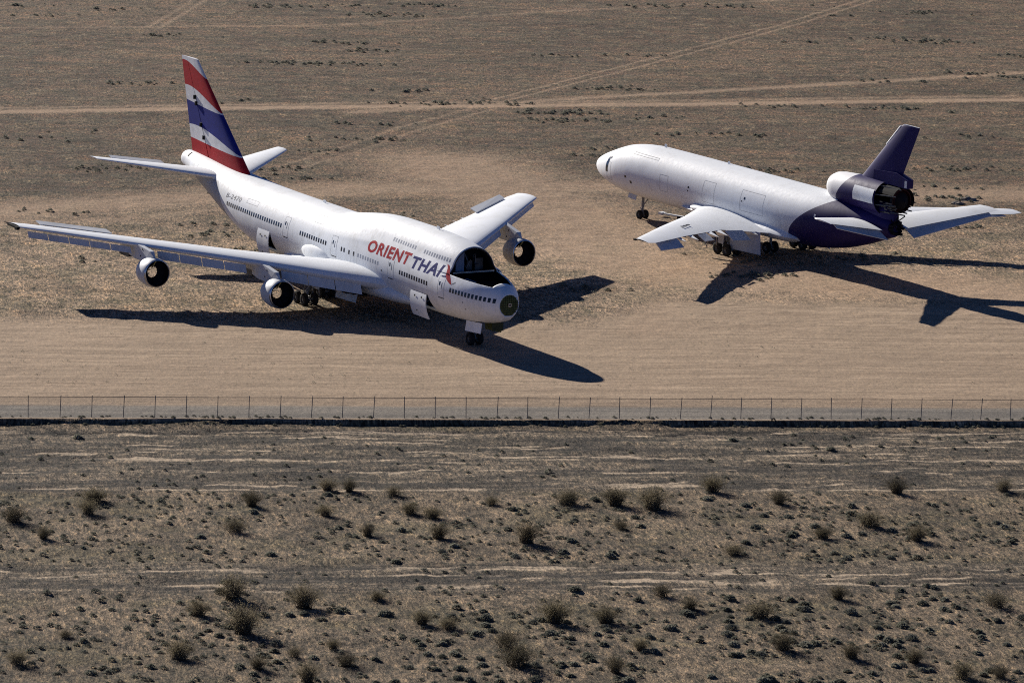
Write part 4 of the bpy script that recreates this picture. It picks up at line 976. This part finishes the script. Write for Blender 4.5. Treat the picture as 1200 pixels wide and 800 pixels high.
def scatter(name, pts, m, geos, label):
    V = []; F = []
    for (a, q, s_) in pts:
        GV, GF = rr.choice(geos); b = len(V); c = W(a, q, gz(a, q) - .01); an = rr.uniform(0, 6.28); ca, sa = math.cos(an), math.sin(an)
        for p in GV: V.append((c.x + (p.x * ca - p.y * sa) * s_, c.y + (p.x * sa + p.y * ca) * s_, c.z + p.z * s_))
        for f in GF: F.append(tuple(i + b for i in f))
    me = bpy.data.meshes.new(name); me.from_pydata(V, [], F); me.materials.append(m); o = bpy.data.objects.new(name, me); COL.objects.link(o)
    tag(o, label, name.replace('_', ' '), kind='stuff'); return o
geo = [tuft_geo(random.Random(400 + k), 110, .31, .23) for k in range(8)]
edge_t = [(rr.uniform(-62, 58), rr.choice([rr.uniform(-1.5, -1.0), rr.uniform(-.2, .5)]), rr.uniform(.25, .8)) for _ in range(420)]
scatter('low_scrub', [c for c in cand if c not in tops] + edge_t, TUFT, geo, 'small scattered grey-green scrub over the foreground sand')
gsm = [tuft_geo(random.Random(500 + k), 12, .28, .20) for k in range(10)]
pts = []
while len(pts) < 12000:
    a = rr.uniform(-62, 58); q = rr.uniform(-98, -3.5)
    if rr.random() < .35 + float(fbm(np.array(a / 5), np.array(q / 5), 3, 140)): pts.append((a, q, rr.uniform(.25, .7)))
scatter('ground_litter', pts, TUFT, gsm, 'fine dry weeds and straw strewn over the foreground sand')
# stubble on the desert beyond the graded strip
pts = []
while len(pts) < 20000:
    q = 14 + 326 * rr.random() ** 1.3; a = rr.uniform(-60 - q * .05, 62 + q * .30)
    d = float(fbm(np.array(a / 9), np.array(q / 9), 3, 150)); i = min(max(bisect_right(A_, a), 0), nx - 1); j = min(max(bisect_right(Q_, q), 0), ny - 1)
    if road[i, j] > .3 or (apron[i, j] > .3 and rr.random() > .06): continue
    if rr.random() < (d - .32) * 2.2: pts.append((a, q, rr.uniform(.35, 1.0) * (1.4 if rr.random() < .04 else 1)))
scatter('desert_stubble', pts, TUFT, gsm, 'sparse dark stubble dotted over the far desert')
pts = []
for _ in range(95):
    q = 60 + 270 * rr.random(); a = rr.uniform(-35, 65 + q * .28)
    for k in range(rr.randint(3, 22)):
        pts.append((a + rr.gauss(0, 3.0), q + rr.gauss(0, 1.1), rr.uniform(.55, 1.5)))
pts = [p for p in pts if 55 < p[1] < 340]
scatter('weed_patches', pts, TUFT, geo, 'dark low weed patches scattered across the far desert')

# ------------------------------------------------------------------ debris by the cargo jet
WOOD = simple('weathered_timber', (.32, .26, .19), .85, 0, .3, 5); ROCK = simple('grey_rubble', (.20, .175, .15), .95, 0, .4, 4, .4)
tb = empty('tow_bar', (17.6, 534.4, .25), (0, 0, -.75)); tag(tb, 'white tow bar with small black wheels lying beside the cargo jet nose wheel', 'tow bar')
MB().tube((-2.0, 0, .1), (2.0, 0, .12), .11, n=10).box((-2.1, 0, .1), (.5, .7, .25)).build('bar', WHITE_B, tb, True, 40)
MB().box((.9, 0, .0), (.9, .8, .3)).build('axle_frame', DARKMETAL, tb)
for y in (-.5, .5): MB().lathe((.9, y, -.0), (0, 1, 0), [(-.1, .02), (-.1, .22), (.1, .22), (.1, .02)], 16).build('wheel', RUBBER, tb, True)
for i, (x, y, L, an, lb) in enumerate(((22.3, 508.6, 3.6, -.62, 'long pale plank by the cargo jet main wheels, farther of two'), (23.2, 505.6, 3.2, -.55, 'pale plank on the dirt near the cargo jet wing shadow, nearer of two'))):
    o = MB().box((0, 0, .06), (L, .26, .09)).box((L * .3, .02, .135), (.3, .3, .06)).build('timber_plank', WOOD); o.location = (x, y, 0); o.rotation_euler = (0, 0, an); tag(o, lb, 'plank', 'planks near the cargo jet')
def rock(x, y, s_, lb, seed):
    bm = bmesh.new(); bmesh.ops.create_icosphere(bm, subdivisions=3, radius=1); 
    for v in bm.verts:
        n_ = noise.noise(v.co * 1.3 + Vector((seed, 0, 0))) * .5 + noise.noise(v.co * 3.1 + Vector((seed, 3, 0))) * .22; v.co *= (1 + n_); v.co.z *= .5
    me = bpy.data.meshes.new('rubble_mound'); bm.to_mesh(me); bm.free(); me.materials.append(ROCK); o = bpy.data.objects.new('rubble_mound', me); COL.objects.link(o)
    o.location = (x, y, .02); o.scale = (s_ * 1.3, s_, s_ * .9); tag(o, lb, 'rubble', 'rubble mounds beyond the cargo jet tail')
rock(51.6, 555.5, .75, 'dark rubble mound above the cargo jet tailplane, largest of the group', 1)
rock(50.2, 552.6, .55, 'pale rubble mound just left of the largest one above the tailplane', 4)
rock(51.2, 549.5, .45, 'small rubble lump closest to the cargo jet wing tip', 9)

# ================================================================== CAMERA, LIGHT, RENDER
cam = bpy.data.cameras.new('Camera'); co = bpy.data.objects.new('Camera', cam); COL.objects.link(co)
cam.sensor_width = 36; cam.lens = 5738.7 / 1200 * 36; cam.clip_end = 20000; cam.clip_start = 1
from mathutils import Matrix
co.matrix_world = Matrix.Translation((0, 0, 87.76)) @ Matrix.Rotation(PI/2 - .189, 4, 'X') @ Matrix.Rotation(.038, 4, 'Z')
scene.camera = co
el = R(24.1); az = (-.5787, .8155)
sd = Vector((az[0] * math.cos(el), az[1] * math.cos(el), math.sin(el)))
sun = bpy.data.lights.new('Sun', 'SUN'); sun.energy = 5.0; sun.angle = R(.53); sun.color = (1.0, .935, .845)
so = bpy.data.objects.new('Sun', sun); COL.objects.link(so); so.rotation_euler = sd.to_track_quat('Z', 'Y').to_euler(); so.location = (0, 400, 200)
w = bpy.data.worlds.new('World'); scene.world = w; w.use_nodes = True; nt = w.node_tree
sky = nt.nodes.new('ShaderNodeTexSky'); sky.sky_type = 'NISHITA'; sky.sun_disc = False; sky.sun_elevation = el; sky.sun_rotation = math.atan2(az[0], az[1])
sky.altitude = 800; sky.air_density = .45; sky.dust_density = 0; sky.ozone_density = 4
bg = nt.nodes['Background']; tint = nt.nodes.new('ShaderNodeMix'); tint.data_type = 'RGBA'; tint.blend_type = 'MULTIPLY'; tint.inputs[0].default_value = 1; tint.inputs[7].default_value = (.72, .88, 1.18, 1); nt.links.new(sky.outputs[0], tint.inputs[6]); nt.links.new(tint.outputs[2], bg.inputs[0]); bg.inputs[1].default_value = .05
scene.view_settings.view_transform = 'Standard'; scene.view_settings.look = 'None'; scene.view_settings.gamma = 1; scene.view_settings.use_curve_mapping = False
scene.view_settings.exposure = .52
scene.render.engine = 'CYCLES'; scene.cycles.max_bounces = 6; scene.cycles.diffuse_bounces = 3
scene.cycles.use_denoising = False; scene.cycles.sample_clamp_indirect = 3; scene.cycles.filter_width = 1.05
scene.render.resolution_x = 1024; scene.render.resolution_y = 682
